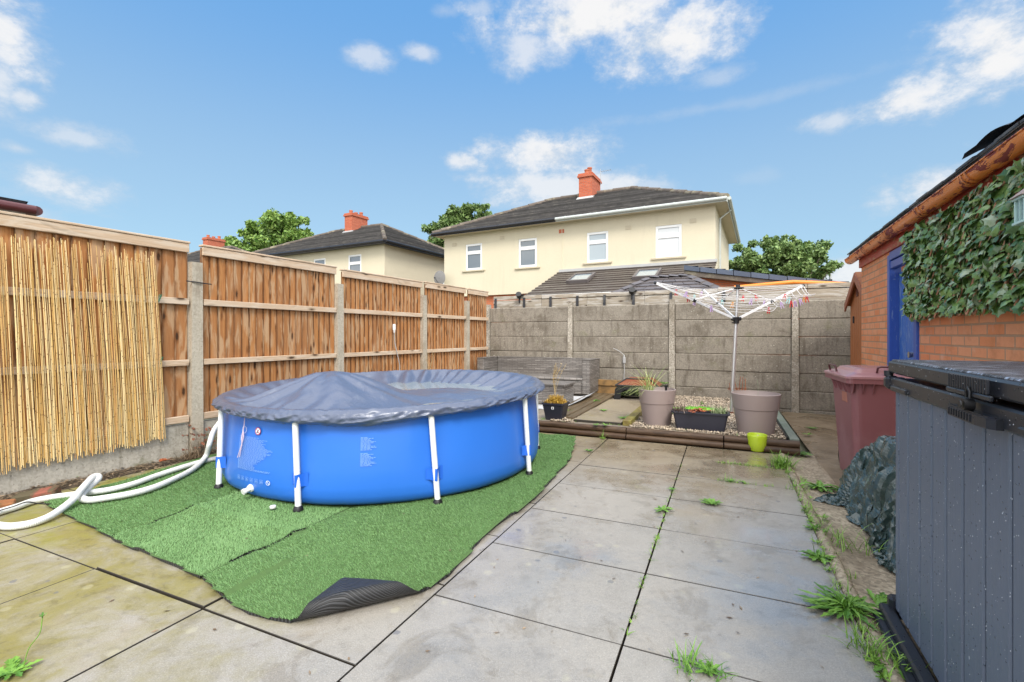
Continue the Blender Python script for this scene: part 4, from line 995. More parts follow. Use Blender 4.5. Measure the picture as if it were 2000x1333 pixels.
def ivgen(i):
    x = random.uniform(IX0 - .05, IX1); z = random.uniform(IZ0 + .02, IZ1 - .0)
    edge = .03 * mnoise.noise(Vector((x * 6, 0, 0)))
    z = min(z, IZ1 + edge)
    y = -.035 - random.random() * .070
    nr = Vector((random.gauss(0, .55), -1.0, random.gauss(.55, .55)))
    up = Vector((random.gauss(.5, .9), -.55, random.gauss(.0, .5)))
    return Vector((x, y, z)), nr, up, random.uniform(.046, .080), min(1, max(0, random.gauss(.42, .28)))
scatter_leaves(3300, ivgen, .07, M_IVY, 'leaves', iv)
# lantern on the ivy screen, cut by the frame edge
ln = thing('lantern', 'pale green hanging lantern in front of the ivy screen at the right edge', 'lantern', BC + Vector((-.44, -.898, 0)) * 4.52 + Vector((-.898, .44, 0)) * .21 + Vector((0, 0, 1.715)), BROT)
m = MB(); s = .058
for sx in (-1, 1):
    for sy in (-1, 1): m.box((sx * s, sy * s, .085), (.016, .016, .17), .002)
for z in (0, .17): m.box((0, 0, z), (.15, .15, .018), .003)
m.box((0, 0, .09), (.008, .125, .16)); m.box((0, -s - .004, .09), (.010, .006, .16))
m.build('frame', M_LANT, ln)
m = MB(); m.hexa([(-.09, -.09, .18), (.09, -.09, .18), (.09, .09, .18), (-.09, .09, .18)], [(-.02, -.02, .25), (.02, -.02, .25), (.02, .02, .25), (-.02, .02, .25)]); m.tube([(.03 * math.sin(a), 0, .285 - .035 * math.cos(a)) for a in [q * .628 for q in range(11)]], .004, 5); m.build('lid', plain('weathered lantern lid', (.42, .33, .30), .7), ln)
m = MB(); m.box((0, 0, .085), (.104, .104, .15)); m.build('pane', glass_mat('lantern glass', (.12, .20, .24)), ln)
m = MB(); m.tube([(0, 0, .32), (0, .10, .34), (0, .30, .34)], .006, 6); m.build('bracket', M_BLACK, ln); ln.scale = (.66, .66, .66)

# brown shed at the end of the path
sd = thing('tool_shed', 'narrow brown stained shed with pointed gable standing between brick building and back wall', 'shed', Vector((5.02, 6.95, -.03)), math.atan2(-.912, -.41))
m = MB(); sdx = .52   # local x toward viewer along the path; front is -y
n = 9; wdt = 1.04
for i in range(n):
    x = wdt * (i + .5) / n; hgt = 1.70 + .36 * (1 - abs(x - sdx) / sdx)
    m.box((x, .0, hgt / 2), (wdt / n - .006, .02, hgt), .004)
m.box((wdt / 2, .012, .85), (wdt - .01, .012, 1.7)); m.box((wdt / 2, .5, .85), (wdt - .02, .94, 1.68)); m.build('wall', W_SHED, sd)
m = MB()
for s_ in (0, 1):
    x0 = -.05 if s_ == 0 else wdt + .05
    m.hexa([(x0, -.06, 1.66), (sdx, -.06, 2.06), (sdx, 1.0, 2.06), (x0, 1.0, 1.66)], [(x0, -.06, 1.70), (sdx, -.06, 2.105), (sdx, 1.0, 2.105), (x0, 1.0, 1.70)])
m.build('roof', W_SHED, sd)
m = MB()
for s_ in (0, 1):
    x0 = -.05 if s_ == 0 else wdt + .05
    m.hexa([(x0, -.075, 1.58), (sdx, -.075, 1.98), (sdx, -.055, 1.98), (x0, -.055, 1.58)], [(x0, -.075, 1.69), (sdx, -.075, 2.095), (sdx, -.055, 2.095), (x0, -.055, 1.69)])
m.build('bargeboard', plain('red brown bargeboard', (.36, .12, .06), .6), sd)
m = MB(); 
for q in range(5): m.box((sdx - .1, -.016, 1.78 + q * .022), (.11, .012, .012), .002)
m.build('vent', M_BURG, sd)
m = MB(); m.box((.22, -.016, 1.45), (.03, .02, .10), .004); m.build('latch', M_BLACK, sd)

# ================================================================ STORAGE BOX
XC = Vector((1.62, 1.98, -.01)); XROT = math.atan2(-.903, -.429)
sb = thing('storage_box', 'big slate blue plastic garden storage box with black lid in the right foreground', 'storage box', XC, XROT)
L, DP = 1.46, .80
m = MB(); m.box((L / 2, DP / 2 + .01, .52), (L - .05, DP - .05, .98)); core = m.build('body', M_BOXB, sb)
gx = [0.012, .062, .178, .304, .421, .538, .662, .795, .930, 1.06, 1.19, 1.32, 1.448]
for a, b in zip(gx[:-1], gx[1:]):
    g = .0075 if abs(b - .662) < .01 or abs(a - .662) < .01 else .0065
    m = MB(); m.box(((a + b) / 2, .004, .525), (b - a - 2 * g, .022, .92), .0045); m.build('plank', M_BOXP, sb)
m = MB()
m.box((L / 2, .0, 1.005), (L + .012, .046, .058), .006); m.box((L / 2, DP / 2, 1.005), (L - .02, DP - .06, .05))
for a, b in ((.05, .24), (1.02, 1.22)): m.box(((a + b) / 2, -.026, .992), (b - a, .014, .020), .004)
m.box((-.012, -.012, 1.01), (.05, .05, .055), .012); m.tube([(-.022, -.020, 1.035), (-.022, -.020, 1.058)], .017, 12)
m.build('rim_band', M_BOXB, sb)
m = MB(); 
poly = [(.655, -.022), (.655, -.044), (.68, -.052), (.86, -.058), (.915, -.054), (.935, -.040), (.935, -.022)]
poly = [(x, y * .82 - .003) for x, y in poly]; m.prism(poly, .976, 1.002); m.prism([(x, y * .85 - .003) for x, y in poly], 1.0005, 1.006); 
for q in range(9): m.box((.69 + q * .018, -.0475 - q * .0004, .990), (.006, .005, .020), .001)
br = m.build('lock_bracket', M_BOXB, sb)
pl = thing('padlock', 'small black padlock hanging on the lock bracket of the storage box', 'padlock', XC + Vector((-.429, -.903, 0)) * .805 + Vector((-.903, .429, 0)) * .044 + Vector((0, 0, 1.022)), XROT)
m = MB(); m.tube([(0, -.011, 0), (0, .011, 0)], [.016, .016], 20); m.tube([(0, -.015, 0), (0, -.018, 0)], [.010, .009], 14); m.build('lock_body', M_BLACK, pl)
m = MB(); m.tube([(-.011, 0, .018), (-.011, 0, .036), (0, 0, .046), (.011, 0, .036), (.011, 0, .018)], .0036, 8); m.build('shackle', M_BLACK, pl)
m = MB(); lz0, lz1 = 1.050, 1.104
m.box((L / 2, DP / 2 - .012, (lz0 + lz1 - .004) / 2), (L + .05, DP + .02, lz1 - lz0 - .004), .007)
for q in range(16): m.box((.66 + q * .0155, -.036, 1.078), (.007, .008, .040), .002)
m.box((.78, -.036, 1.050), (.27, .010, .014), .003)
lid = m.build('lid', M_BOXB, sb)
m = MB(); m.box((L / 2, DP / 2 - .012, lz1 - .002), (L + .03, DP + .0, .010), .004); m.build('lid_top', M_BOXT, lid)
m = MB(); m.box((L / 2, -.03, .042), (L + .06, .05, .035), .008); m.box((L / 2, -.055, .02), (L + .05, .055, .016), .006); m.box((-.012, .02, .06), (.05, .09, .09), .012); m.build('base', M_BOXB, sb)
# raindrops on the planks
N = 800; V = []; F = []
for i in range(N):
    x, z = random.uniform(.0, L), random.uniform(.10, 1.10) ; yy = -.0073 if z < .975 else (-.0235 if z < 1.034 else -.0375)
    r = random.uniform(.0007, .0018); el_ = random.uniform(.9, 1.7); b = len(V)
    V += [(x - r, yy, z), (x, yy, z - r * el_), (x + r, yy, z), (x, yy, z + r * el_), (x, yy - r * .7, z - r * .2)]
    F += [(b, b + 1, b + 4), (b + 1, b + 2, b + 4), (b + 2, b + 3, b + 4), (b + 3, b, b + 4)]
dm, dt, db = newmat('rain drop'); setb(dt, db, col=(.62, .65, .70), rough=.04, spec=1.0)  # drops coloured pale to stand in for their glints
o = npmesh('raindrops', V, F, dm, sb, smooth=True); tag(o, kind='stuff')

# ================================================================ WHEELIE BIN
bp = yd(.975, 4.72, -.035)
wb = thing('wheelie_bin', 'faded burgundy wheelie bin standing on the side path before the brick wall', 'bin', bp, YROT + R(3))
def ring(m, secs, n_c=5):
    """rounded-rectangle loft: secs = (x0,x1,y0,y1,z,corner)"""
    rows = []
    for (x0, x1, y0, y1, z, r) in secs:
        row = []
        for (cx, cy, a0) in ((x1 - r, y1 - r, 0), (x0 + r, y1 - r, 90), (x0 + r, y0 + r, 180), (x1 - r, y0 + r, 270)):
            for q in range(n_c + 1):
                a = R(a0 + 90 * q / n_c); row.append(Vector((cx + r * math.cos(a), cy + r * math.sin(a), z)))
        rows.append(row)
    n = len(rows[0]); vs = [v for r_ in rows for v in r_]
    fs = [(i * n + k, i * n + (k + 1) % n, (i + 1) * n + (k + 1) % n, (i + 1) * n + k) for i in range(len(rows) - 1) for k in range(n)]
    fs.append(tuple(range(n - 1, -1, -1))); fs.append(tuple((len(rows) - 1) * n + k for k in range(n)))
    m.add(vs, fs, .5, smooth=False)
m = MB(); ring(m, [(.045, .52, .05, .56, .0, .05), (.02, .545, .02, .60, .45, .06), (.0, .565, -.01, .63, .82, .06), (.0, .565, -.01, .63, .86, .05)]); m.build('body', M_BIN, wb)
m = MB(); ring(m, [(-.045, .61, -.055, .68, .835, .04), (-.045, .61, -.055, .68, .875, .04)])
for x in (.0, .07, .14, .43, .50, .56): m.hexa([(x, -.016, .75), (x + .006, -.016, .75), (x + .006, .03, .75), (x, .03, .75)], [(x, -.052, .836), (x + .006, -.052, .836), (x + .006, .03, .836), (x, .03, .836)])
for y in (.05, .14, .30, .45): m.hexa([(-.008, y, .75), (.03, y, .75), (.03, y + .006, .75), (-.008, y + .006, .75)], [(-.043, y, .836), (.03, y, .836), (.03, y + .006, .836), (-.043, y + .006, .836)])
m.build('rim', M_BIN, wb)
m = MB(); ring(m, [(-.055, .62, -.065, .69, .876, .05), (-.055, .62, -.065, .69, .893, .05), (-.03, .595, -.04, .66, .905, .05), (.03, .54, .03, .60, .925, .05), (.05, .52, .05, .57, .950, .04), (.09, .48, .09, .53, .958, .04)]); ld = m.build('lid', M_BINLID, wb)
m = MB(); m.tube([(.18, .02, .925), (.18, -.0, .965), (.20, -.005, .975), (.36, -.005, .975), (.38, -.0, .965), (.38, .02, .925)], .008, 8); m.tube([(-.02, .35, .905), (-.03, .35, .955), (-.03, .37, .962), (-.03, .55, .962), (-.03, .57, .955), (-.02, .57, .905)], .008, 8); m.build('handle', M_BURG, ld)
m = MB(); m.box((.010, .22, .70), (.012, .15, .09), .004); m.build('sticker', M_STICKER, wb)
for x in (.09, .47):
    m = MB(); m.tube([(x - .02, .58, .10), (x + .02, .58, .10)], [.10, .10], 20); m.build('wheel', M_BLACK, wb)

# ================================================================ TARPAULIN HEAP
m = MB(); tb = yd(1.06, 3.62, -.03)
def drape(size, n, solids, drop, frames=46, seed=1):
    """let a limp sheet fall over some solids with the cloth solver and return its settled shape"""
    rs = np.random.default_rng(seed); vs = []; fs = []
    for i in range(n):
        for j in range(n):
            x, y = (i / (n - 1) - .5) * size[0], (j / (n - 1) - .5) * size[1]
            vs.append((x, y, drop + .05 * mnoise.noise(Vector((x * 4, y * 4, seed))) + .02 * mnoise.noise(Vector((x * 13, y * 13, seed)))))
    fs = [(i * n + j, (i + 1) * n + j, (i + 1) * n + j + 1, i * n + j + 1) for i in range(n - 1) for j in range(n - 1)]
    me = bpy.data.meshes.new('sheet'); me.from_pydata(vs, [], fs); me.update(); o = bpy.data.objects.new('sheet', me); COL.objects.link(o)
    tmp = []
    for b in solids:
        q = b.build('solid', M_BLACK); q.modifiers.new('Collision', 'COLLISION'); q.collision.thickness_outer = .012; q.collision.cloth_friction = 18; tmp.append(q)
    md = o.modifiers.new('Cloth', 'CLOTH'); st_ = md.settings
    st_.quality = 6; st_.mass = .25; st_.tension_stiffness = 18; st_.compression_stiffness = 18; st_.shear_stiffness = 6; st_.bending_stiffness = .25; st_.air_damping = 1.5
    st_.shrink_min = -.12; md.collision_settings.collision_quality = 3; md.collision_settings.distance_min = .008
    vg = o.vertex_groups.new(name='pin'); vg.add([i for i, v in enumerate(vs) if (v[0] - .08) ** 2 + (v[1] + .10) ** 2 < .008], 1.0, 'REPLACE'); st_.vertex_group_mass = 'pin'
    md.point_cache.frame_start = 1; md.point_cache.frame_end = frames
    for f in range(1, frames + 1): scene.frame_set(f)
    dg = bpy.context.evaluated_depsgraph_get(); ev = o.evaluated_get(dg).to_mesh()
    out_ = [v.co.copy() for v in ev.vertices]
    bpy.data.objects.remove(o)
    for q in tmp: bpy.data.objects.remove(q)
    scene.frame_set(1)
    return out_, fs
g_ = MB(); g_.box((0, 0, -.05), (4, 4, .1))
a_ = MB(); a_.hexa([(-.26, -.62, 0), (.36, -.62, 0), (.36, .52, 0), (-.26, .52, 0)], [(-.14, -.36, .58), (.22, -.36, .64), (.22, .14, .62), (-.13, .14, .56)])
b_ = MB(); b_.hexa([(-.27, .40, 0), (.22, .40, 0), (.22, .86, 0), (-.27, .86, 0)], [(-.18, .40, .44), (.14, .40, .46), (.14, .68, .20), (-.18, .68, .18)])
c_ = MB(); c_.hexa([(-.16, -.80, 0), (.26, -.80, 0), (.26, -.50, 0), (-.16, -.50, 0)], [(-.08, -.66, .26), (.16, -.66, .28), (.16, -.50, .40), (-.08, -.50, .38)])
tv, tf_ = drape((1.30, 1.72), 98, [g_, a_, b_, c_], .67)
def crease(P, s):
    d_ = mnoise.voronoi(P * s)[0]; return min(.5, d_[1] - d_[0])
for p in tv:
    q = p + Vector((mnoise.noise(p * 4), mnoise.noise(p * 4 + Vector((7, 0, 0))), mnoise.noise(p * 4 + Vector((0, 7, 0))))) * .06
    k = .075 * crease(q, 4.0) + .016 * crease(q + Vector((3, 1, 2)), 10) - .022
    d_ = Vector((p.x - .1, p.y * .6, .18)).normalized(); z0 = p.z; p += d_ * k * min(1, max(.12, p.z * 6)); p.z = max(p.z, .003)
m = MB(); m.add(tv, tf_, .3, smooth=False)
tp = m.build('tarpaulin', M_TARP); tp.location = tb + VA * .03; tp.rotation_euler = (0, 0, YROT)
tag(tp, 'crumpled dark green tarpaulin heap between the wheelie bin and the storage box', 'tarpaulin')

# ================================================================ POOL
PC = Vector((-1.173, 4.60, .022)); PR = 1.43
pool = thing('paddling_pool', 'round blue frame pool with white upright legs standing on the artificial grass', 'pool', PC)
m = MB()
prof = [(1.30, .0), (1.37, .012), (1.405, .04), (1.425, .09), (1.432, .16), (1.428, .30), (1.418, .45), (1.405, .60), (1.398, .70), (1.395, .74)]
def poolp(i, j):
    r, z = prof[i]; a = 2 * math.pi * j / 160; k = (a - R(221)) / R(37.6)
    r -= .020 * math.exp(-((k - round(k)) * 7) ** 2) * math.sin(z / .74 * math.pi) ; r += .006 * mnoise.noise(Vector((math.cos(a) * 6, math.sin(a) * 6, z * 3))) + .0025 * mnoise.noise(Vector((a * 26, z * 2.5, 3))) * (z < .6)
    return Vector((r * math.cos(a), r * math.sin(a), z))
m.grid(poolp, len(prof), 160, wrap=True, cofn=lambda i, j: Vector((2 * math.pi * j / 160 * 1.43, prof[i][1], 0)) )
liner = m.build('liner', M_POOL, pool)
m = MB(); n = 80; m.add([(1.30 * math.cos(2 * math.pi * k / n), 1.30 * math.sin(2 * math.pi * k / n), .001) for k in range(n)], [tuple(range(n))]); m.build('floor', M_POOL, pool)
ANG = [221.5, 259.5, 296.5, 334.5, 11, 46, 81, 116, 151, 186]
m = MB(); m.tube([(1.42 * math.cos(2 * math.pi * k / 80), 1.42 * math.sin(2 * math.pi * k / 80), .728) for k in range(81)], .019, 10, cap=False); m.build('top_rail', M_LEG, pool)
for a in ANG:
    t = R(a - 1.7); b = R(a)
    p1 = Vector((1.437 * math.cos(t), 1.437 * math.sin(t), .725)); p0 = Vector((1.462 * math.cos(b), 1.462 * math.sin(b), .012))
    m = MB(); m.tube([p0, p1], .0205, 16); lg = m.build('leg', M_LEG, pool)
    m = MB(); m.tube([p0 + Vector((0, 0, -.014)), p0 + Vector((0, 0, .004)), p0 + Vector((0, 0, .022))], [.034, .032, .023], 14); m.build('foot', M_BLACK, lg)
    # strap looped round the leg
    m = MB(); c = p0.lerp(p1, .30); hz = Vector((-math.sin(b), math.cos(b), 0)); rd = Vector((math.cos(b), math.sin(b), 0))
    def strapp(i, j):
        s = -1 + 2 * i / 20; rise = math.exp(-(s * 2.3) ** 2)
        return c + hz * (s * .062) + rd * (-.034 + .058 * rise + .002) + Vector((0, 0, (-.048 + .096 * j / 4) * (1 + .12 * s)))
    m.grid(strapp, 21, 5); m.build('strap', M_STRAP, lg)
# drain plug
a = R(241); m = MB(); c = Vector((1.425 * math.cos(a), 1.425 * math.sin(a), .10)); d = Vector((math.cos(a), math.sin(a), -.25)).normalized()
m.tube([c - d * .01, c + d * .012], [.034, .030], 16); m.tube([c + d * .012, c + d * .05], [.020, .018], 14); m.tube([c + d * .045, c + d * .062], [.024, .024], 8); m.build('drain_valve', M_UPVC, pool)
cap_ = MB(); cap_.lathe([(.001, 0), (.020, 0), (.020, .014), (.017, .018), (.001, .018)], 16); co_ = cap_.build('drain_cap', M_UPVC); co_.location = gp(533, 993, .035); co_.location.z = .035
tag(co_, 'small white plastic cap lying on the artificial grass below the drain valve', 'cap')
# printing on the liner: safety text blocks, pictograms and a no diving sign
def lr(z):
    zs = [p[1] for p in prof]; rs = [p[0] for p in prof]; return float(np.interp(z, zs, rs)) + .0095
def onl(ang, z, lift=0.0): r = lr(z) + lift; return Vector((r * math.cos(ang), r * math.sin(ang), z))
def strip(m, a0, a1, z0, z1, lift=0.0, n=6):
    for i in range(n):
        f0, f1 = a0 + (a1 - a0) * i / n, a0 + (a1 - a0) * (i + 1) / n
        m.add([onl(f0, z0, lift), onl(f1, z0, lift), onl(f1, z1, lift), onl(f0, z1, lift)], [(0, 1, 2, 3)])
def ringmark(m, a, z, r, w, lift=0.0, n=28):
    rad = 1.43
    for i in range(n):
        t0, t1 = 2 * math.pi * i / n, 2 * math.pi * (i + 1) / n
        q = []
        for (t, rr) in ((t0, r - w), (t1, r - w), (t1, r), (t0, r)): q.append(onl(a + rr * math.cos(t) / rad, z + rr * math.sin(t), lift))
        m.add(q, [(0, 1, 2, 3)])
def disc(m, a, z, r, lift=0.0, n=24): m.add([onl(a + r * math.cos(2 * math.pi * i / n) / 1.43, z + r * math.sin(2 * math.pi * i / n), lift) for i in range(n)], [tuple(range(n))])
def stroke(m, a, z, pts, w, lift=0.0):
    for (x0, y0), (x1, y1) in zip(pts[:-1], pts[1:]):
        d = Vector((x1 - x0, y1 - y0)); k = Vector((-d.y, d.x)).normalized() * w / 2
        m.add([onl(a + (x0 + k.x) / 1.43, z + y0 + k.y, lift), onl(a + (x1 + k.x) / 1.43, z + y1 + k.y, lift), onl(a + (x1 - k.x) / 1.43, z + y1 - k.y, lift), onl(a + (x0 - k.x) / 1.43, z + y0 - k.y, lift)], [(3, 2, 1, 0)])
m = MB(); A0 = R(235); z = .517; i = 0
lens = [.15, .13, .20, .17, .18, .16, .19, .17, .18, .185, .19, .20, .225, .235, .21, .20, .225, .22, .20, .195, .18, .19, .185, .17, .15, .165, .15, .14, .145, .13, .12, .12, .13, .13, .13, .225, .22]
for Ln in lens:
    x = 0; Ln *= 1.6
    while x < Ln:
        wl = random.uniform(.012, .035); wl = min(wl, Ln - x); strip(m, A0 + x / 1.43, A0 + (x + wl) / 1.43, z, z + .0030, 0, 1); x += wl + .006
    z -= .0074
m.build('printed_text', M_PRINT, liner)
for (Az, z0) in ((275.9, .545), (275.9, .425)):
    m = MB()
    for q, Ln in enumerate([.05, .085, .06, .07, .10, .085, .065, .07, .095, .105, .065, .075]):
        x = 0
        while x < Ln:
            wl = min(random.uniform(.012, .03), Ln - x); strip(m, R(Az) + x / 1.43, R(Az) + (x + wl) / 1.43, z0 - q * .0085, z0 - q * .0085 + .0035, 0, 1); x += wl + .004
    m.build('printed_text', M_PRINT, liner)
for q in range(6):      # pictogram row
    m = MB()
    a = A0 + (.02 + q * .052) / 1.43; zc = .175
    stroke(m, a, zc, [(-.015, -.015), (.015, -.015), (.015, .015), (-.015, .015), (-.015, -.015)], .002); disc(m, a, zc + .004, .004); stroke(m, a, zc, [(-.009, -.008), (-.002, -.002), (.004, -.007), (.010, -.003)], .0035)
    m.build('pictogram', M_PRINT, liner)
m = MB(); a = A0 + .345 / 1.43; ringmark(m, a, .175, .019, .004); stroke(m, a, .175, [(-.010, .010), (.010, -.010)], .004); ringmark(m, A0 + .05 / 1.43, .570, .030, .003); m.build('round_mark', M_PRINTW, liner)
m = MB(); a = A0 + .215 / 1.43; disc(m, a, .575, .024, .0004); nb = m.build('no_diving_sign', M_PRINTW, liner)
m = MB(); ringmark(m, a, .575, .030, .006, .0008); stroke(m, a, .575, [(-.019, .019), (.019, -.019)], .005, .0010); m.build('red_ring', M_REDINK, nb)
m = MB(); disc(m, a - .008 / 1.43, .567, .005, .0006); stroke(m, a, .575, [(.013, .015), (.004, .004), (-.006, -.004), (.001, -.014)], .005, .0006); stroke(m, a, .575, [(-.018, -.013), (-.008, -.017), (.004, -.013), (.016, -.017)], .003, .0006); m.build('diver', M_BLACK, nb)
# draw cord hanging from the cover
m = MB(); a = A0 + .055 / 1.43
pts = [onl(a + (.006 * math.sin(q * .8)) / 1.43, .66 - q * .03, .008) for q in range(9)]; m.tube(pts, .0032, 6)
for s_ in (-1, 1): m.tube([onl(a + (s_ * .012 * math.sin(q * .39)) / 1.43, .54 - q * .012, .008) for q in range(9)], .0032, 6)
m.tube([onl(a - .004 * q / 1.43, .44 - q * .022, .008) for q in range(6)], .0028, 6); m.tube([onl(a - .012 * q / 1.43, .44 - q * .03, .008) for q in range(5)], .0028, 6)
crd = m.build('draw_cord', M_STRING); crd.location = PC; tag(crd, 'pale pink draw cord of the cover hanging down the pool side beside the text', 'cord')

# cover sheet
mx, my = -.46, -.42     # hump (in pool coordinates)
def cz(x, y):
    r = math.hypot(x, y); rr = r / 1.42
    sag = .770 - .145 * min(1, max(0, (.975 - rr) / .24)) ** .8
    d = math.hypot((x - mx) / 1.0, (y - my) / 1.0); ph = math.atan2(y - my, x - mx)
    hump = .585 + .375 * math.exp(-(d / .64) ** 2) + .024 * math.sin(ph * 11 + 1.5 * math.sin(ph * 3)) * min(1, d * 2.5) * max(0, 1 - d / 1.1)
    d2 = ((x - .50) / .62) ** 2 + ((y - .0) / .42) ** 2
    rid = .706 - .085 * d2
    d3 = ((x - .1) / .5) ** 2 + ((y + .30) / .2) ** 2
    rid2 = .672 - .08 * d3
    k = .028
    v = [sag, hump, rid, rid2]; mxv = max(v)
    z = mxv + k * math.log(sum(math.exp((q - mxv) / k) for q in v)) - k * .35
    a = math.atan2(y, x); e = max(0, min(1, (rr - .62) / .22)) * max(0, min(1, (1.0 - rr) / .06))
    z += e * (.030 * math.sin(a * 41 + 3 * math.sin(a * 5)) * (0.5 + .5 * mnoise.noise(Vector((x * 2, y * 2, 5)))) + .022 * math.sin(a * 23 + 2 * math.sin(a * 7 + 1)))
    z += .010 * mnoise.fractal(Vector((x * 4, y * 4, 2)), 1, 2, 4) * min(1, (1 - rr) * 6)
    return z
NA = 640
rads = [1.40 * (i / 60) for i in range(61)]
rows = len(rads) + 5 + 16
cv = thing('pool_cover', 'slate blue grey vinyl cover stretched and sagging over the round pool', 'pool cover', PC)
def coverp(i, j):
    a = 2 * math.pi * j / NA; ca, sa = math.cos(a), math.sin(a)
    n1 = mnoise.noise(Vector((ca * 9, sa * 9, 1))); n2 = mnoise.noise(Vector((ca * 26, sa * 26, 2))); n3 = mnoise.noise(Vector((ca * 3, sa * 3, 3)))
    if i < len(rads):
        r = max(rads[i], .0005); return Vector((r * ca, r * sa, cz(r * ca, r * sa)))
    i -= len(rads)
    top = [(1.412, .770), (1.428, .773), (1.444, .771), (1.457, .764), (1.466, .750)]
    if i < 5:
        r, z = top[i]; return Vector(((r + .004 * n1 * i / 4) * ca, (r + .004 * n1 * i / 4) * sa, z + .004 * n2 + .004 * mnoise.noise(Vector((a * 27, 0, 31)))))
    i -= 4; t = i / 16
    ad = math.degrees(a)
    loose = math.exp(-((ad - 277) / 19) ** 2)
    drop = .062 + .022 * n3 + .055 * loose + .018 * math.exp(-((ad - 250) / 10) ** 2)
    gath = 1.0 - .65 * loose
    rg1 = 1 - abs(mnoise.noise(Vector((a * 15 + t * 1.3, t * .8, 11)))) * 2.4; rg2 = 1 - abs(mnoise.noise(Vector((a * 27 - t * 1.4, t * 1.3, 31)))) * 2.4
    env = math.sin(math.pi * min(1, .12 + t * .75))
    fld = (.017 * rg1 + .011 * rg2) * gath * env + .010 * (1 - abs(mnoise.noise(Vector((a * 6 + t * 1.8, t * 1.5, 51)))) * 2) * loose * env
    r = 1.466 + .006 * math.sin(t * math.pi) + fld - (.024 * max(0, t - .7) / .3)
    z = .750 - drop * t + .004 * n2 * t + .010 * rg1 * t * gath + .006 * rg2 * t
    return Vector((r * ca, r * sa, z))
m = MB(); m.grid(coverp, rows, NA, wrap=True, rnd=.4); m.build('sheet', M_COVER, cv)
m = MB(); n = 90; m.add([(1.34 * math.cos(2 * math.pi * k / n), 1.34 * math.sin(2 * math.pi * k / n), .640) for k in range(n)], [tuple(range(n))]); m.build('rainwater', M_WATER, cv)

# the frame has settled: its rim stands lower at the near left than at the far right
def settle(o):
    for ch in o.children:
        me = ch.data
        if me:
            n = len(me.vertices); c = np.empty(n * 3, dtype=np.float32); me.vertices.foreach_get('co', c); c = c.reshape(-1, 3)
            k = (.705 + .0200 * (c[:, 0] + c[:, 1])) / .772; c[:, 2] *= k; me.vertices.foreach_set('co', c.ravel()); me.update()
        settle(ch)
settle(pool); settle(cv); crd.scale = (1, 1, .90)
# ================================================================ ARTIFICIAL GRASS
def inside(P, poly):
    x, y = P[:, 0], P[:, 1]; r = np.zeros(len(P), bool); n = len(poly)
    for i in range(n):
        x0, y0 = poly[i]; x1, y1 = poly[(i + 1) % n]
        c = ((y0 > y) != (y1 > y)); xi = x0 + (y - y0) * (x1 - x0) / ((y1 - y0) if y1 != y0 else 1e-9); r ^= c & (x < xi)
    return r
def wavy(poly, amp=.012, step=.06, seed=0):
    out = []
    for i in range(len(poly)):
        a, b = Vector(poly[i]), Vector(poly[(i + 1) % len(poly)]); k = max(1, int((b - a).length / step)); nrm = Vector((-(b - a).y, (b - a).x)).normalized()
        for q in range(k):
            p = a.lerp(b, q / k); w = amp * mnoise.noise(Vector((p.x * 6 + seed, p.y * 6, seed))) + .5 * amp * mnoise.noise(Vector((p.x * 25, p.y * 25, seed))); w = w if 0 < q else 0
            out.append((p.x + nrm.x * w, p.y + nrm.y * w))
    return out
def turf_z(v, u):
    z = .014 + .016 * (np.clip((1.80 - u) / .06, 0, 1) * (v > -2.96) * (v < -2.06)) + .006 * np.sin(v * 3.1 + u * 2.3) * np.cos(u * 4.1 - v)
    z = z + .016 * np.exp(-((u - 2.03 + .03 * (v + 3)) / .05) ** 2) * ((v < -2.3) & (v > -3.4))
    z = z + .10 * np.clip((u - 4.55) / .6, 0, 1) ** 1.5 * np.clip((v + 1.9) / .5, 0, 1)
    return z
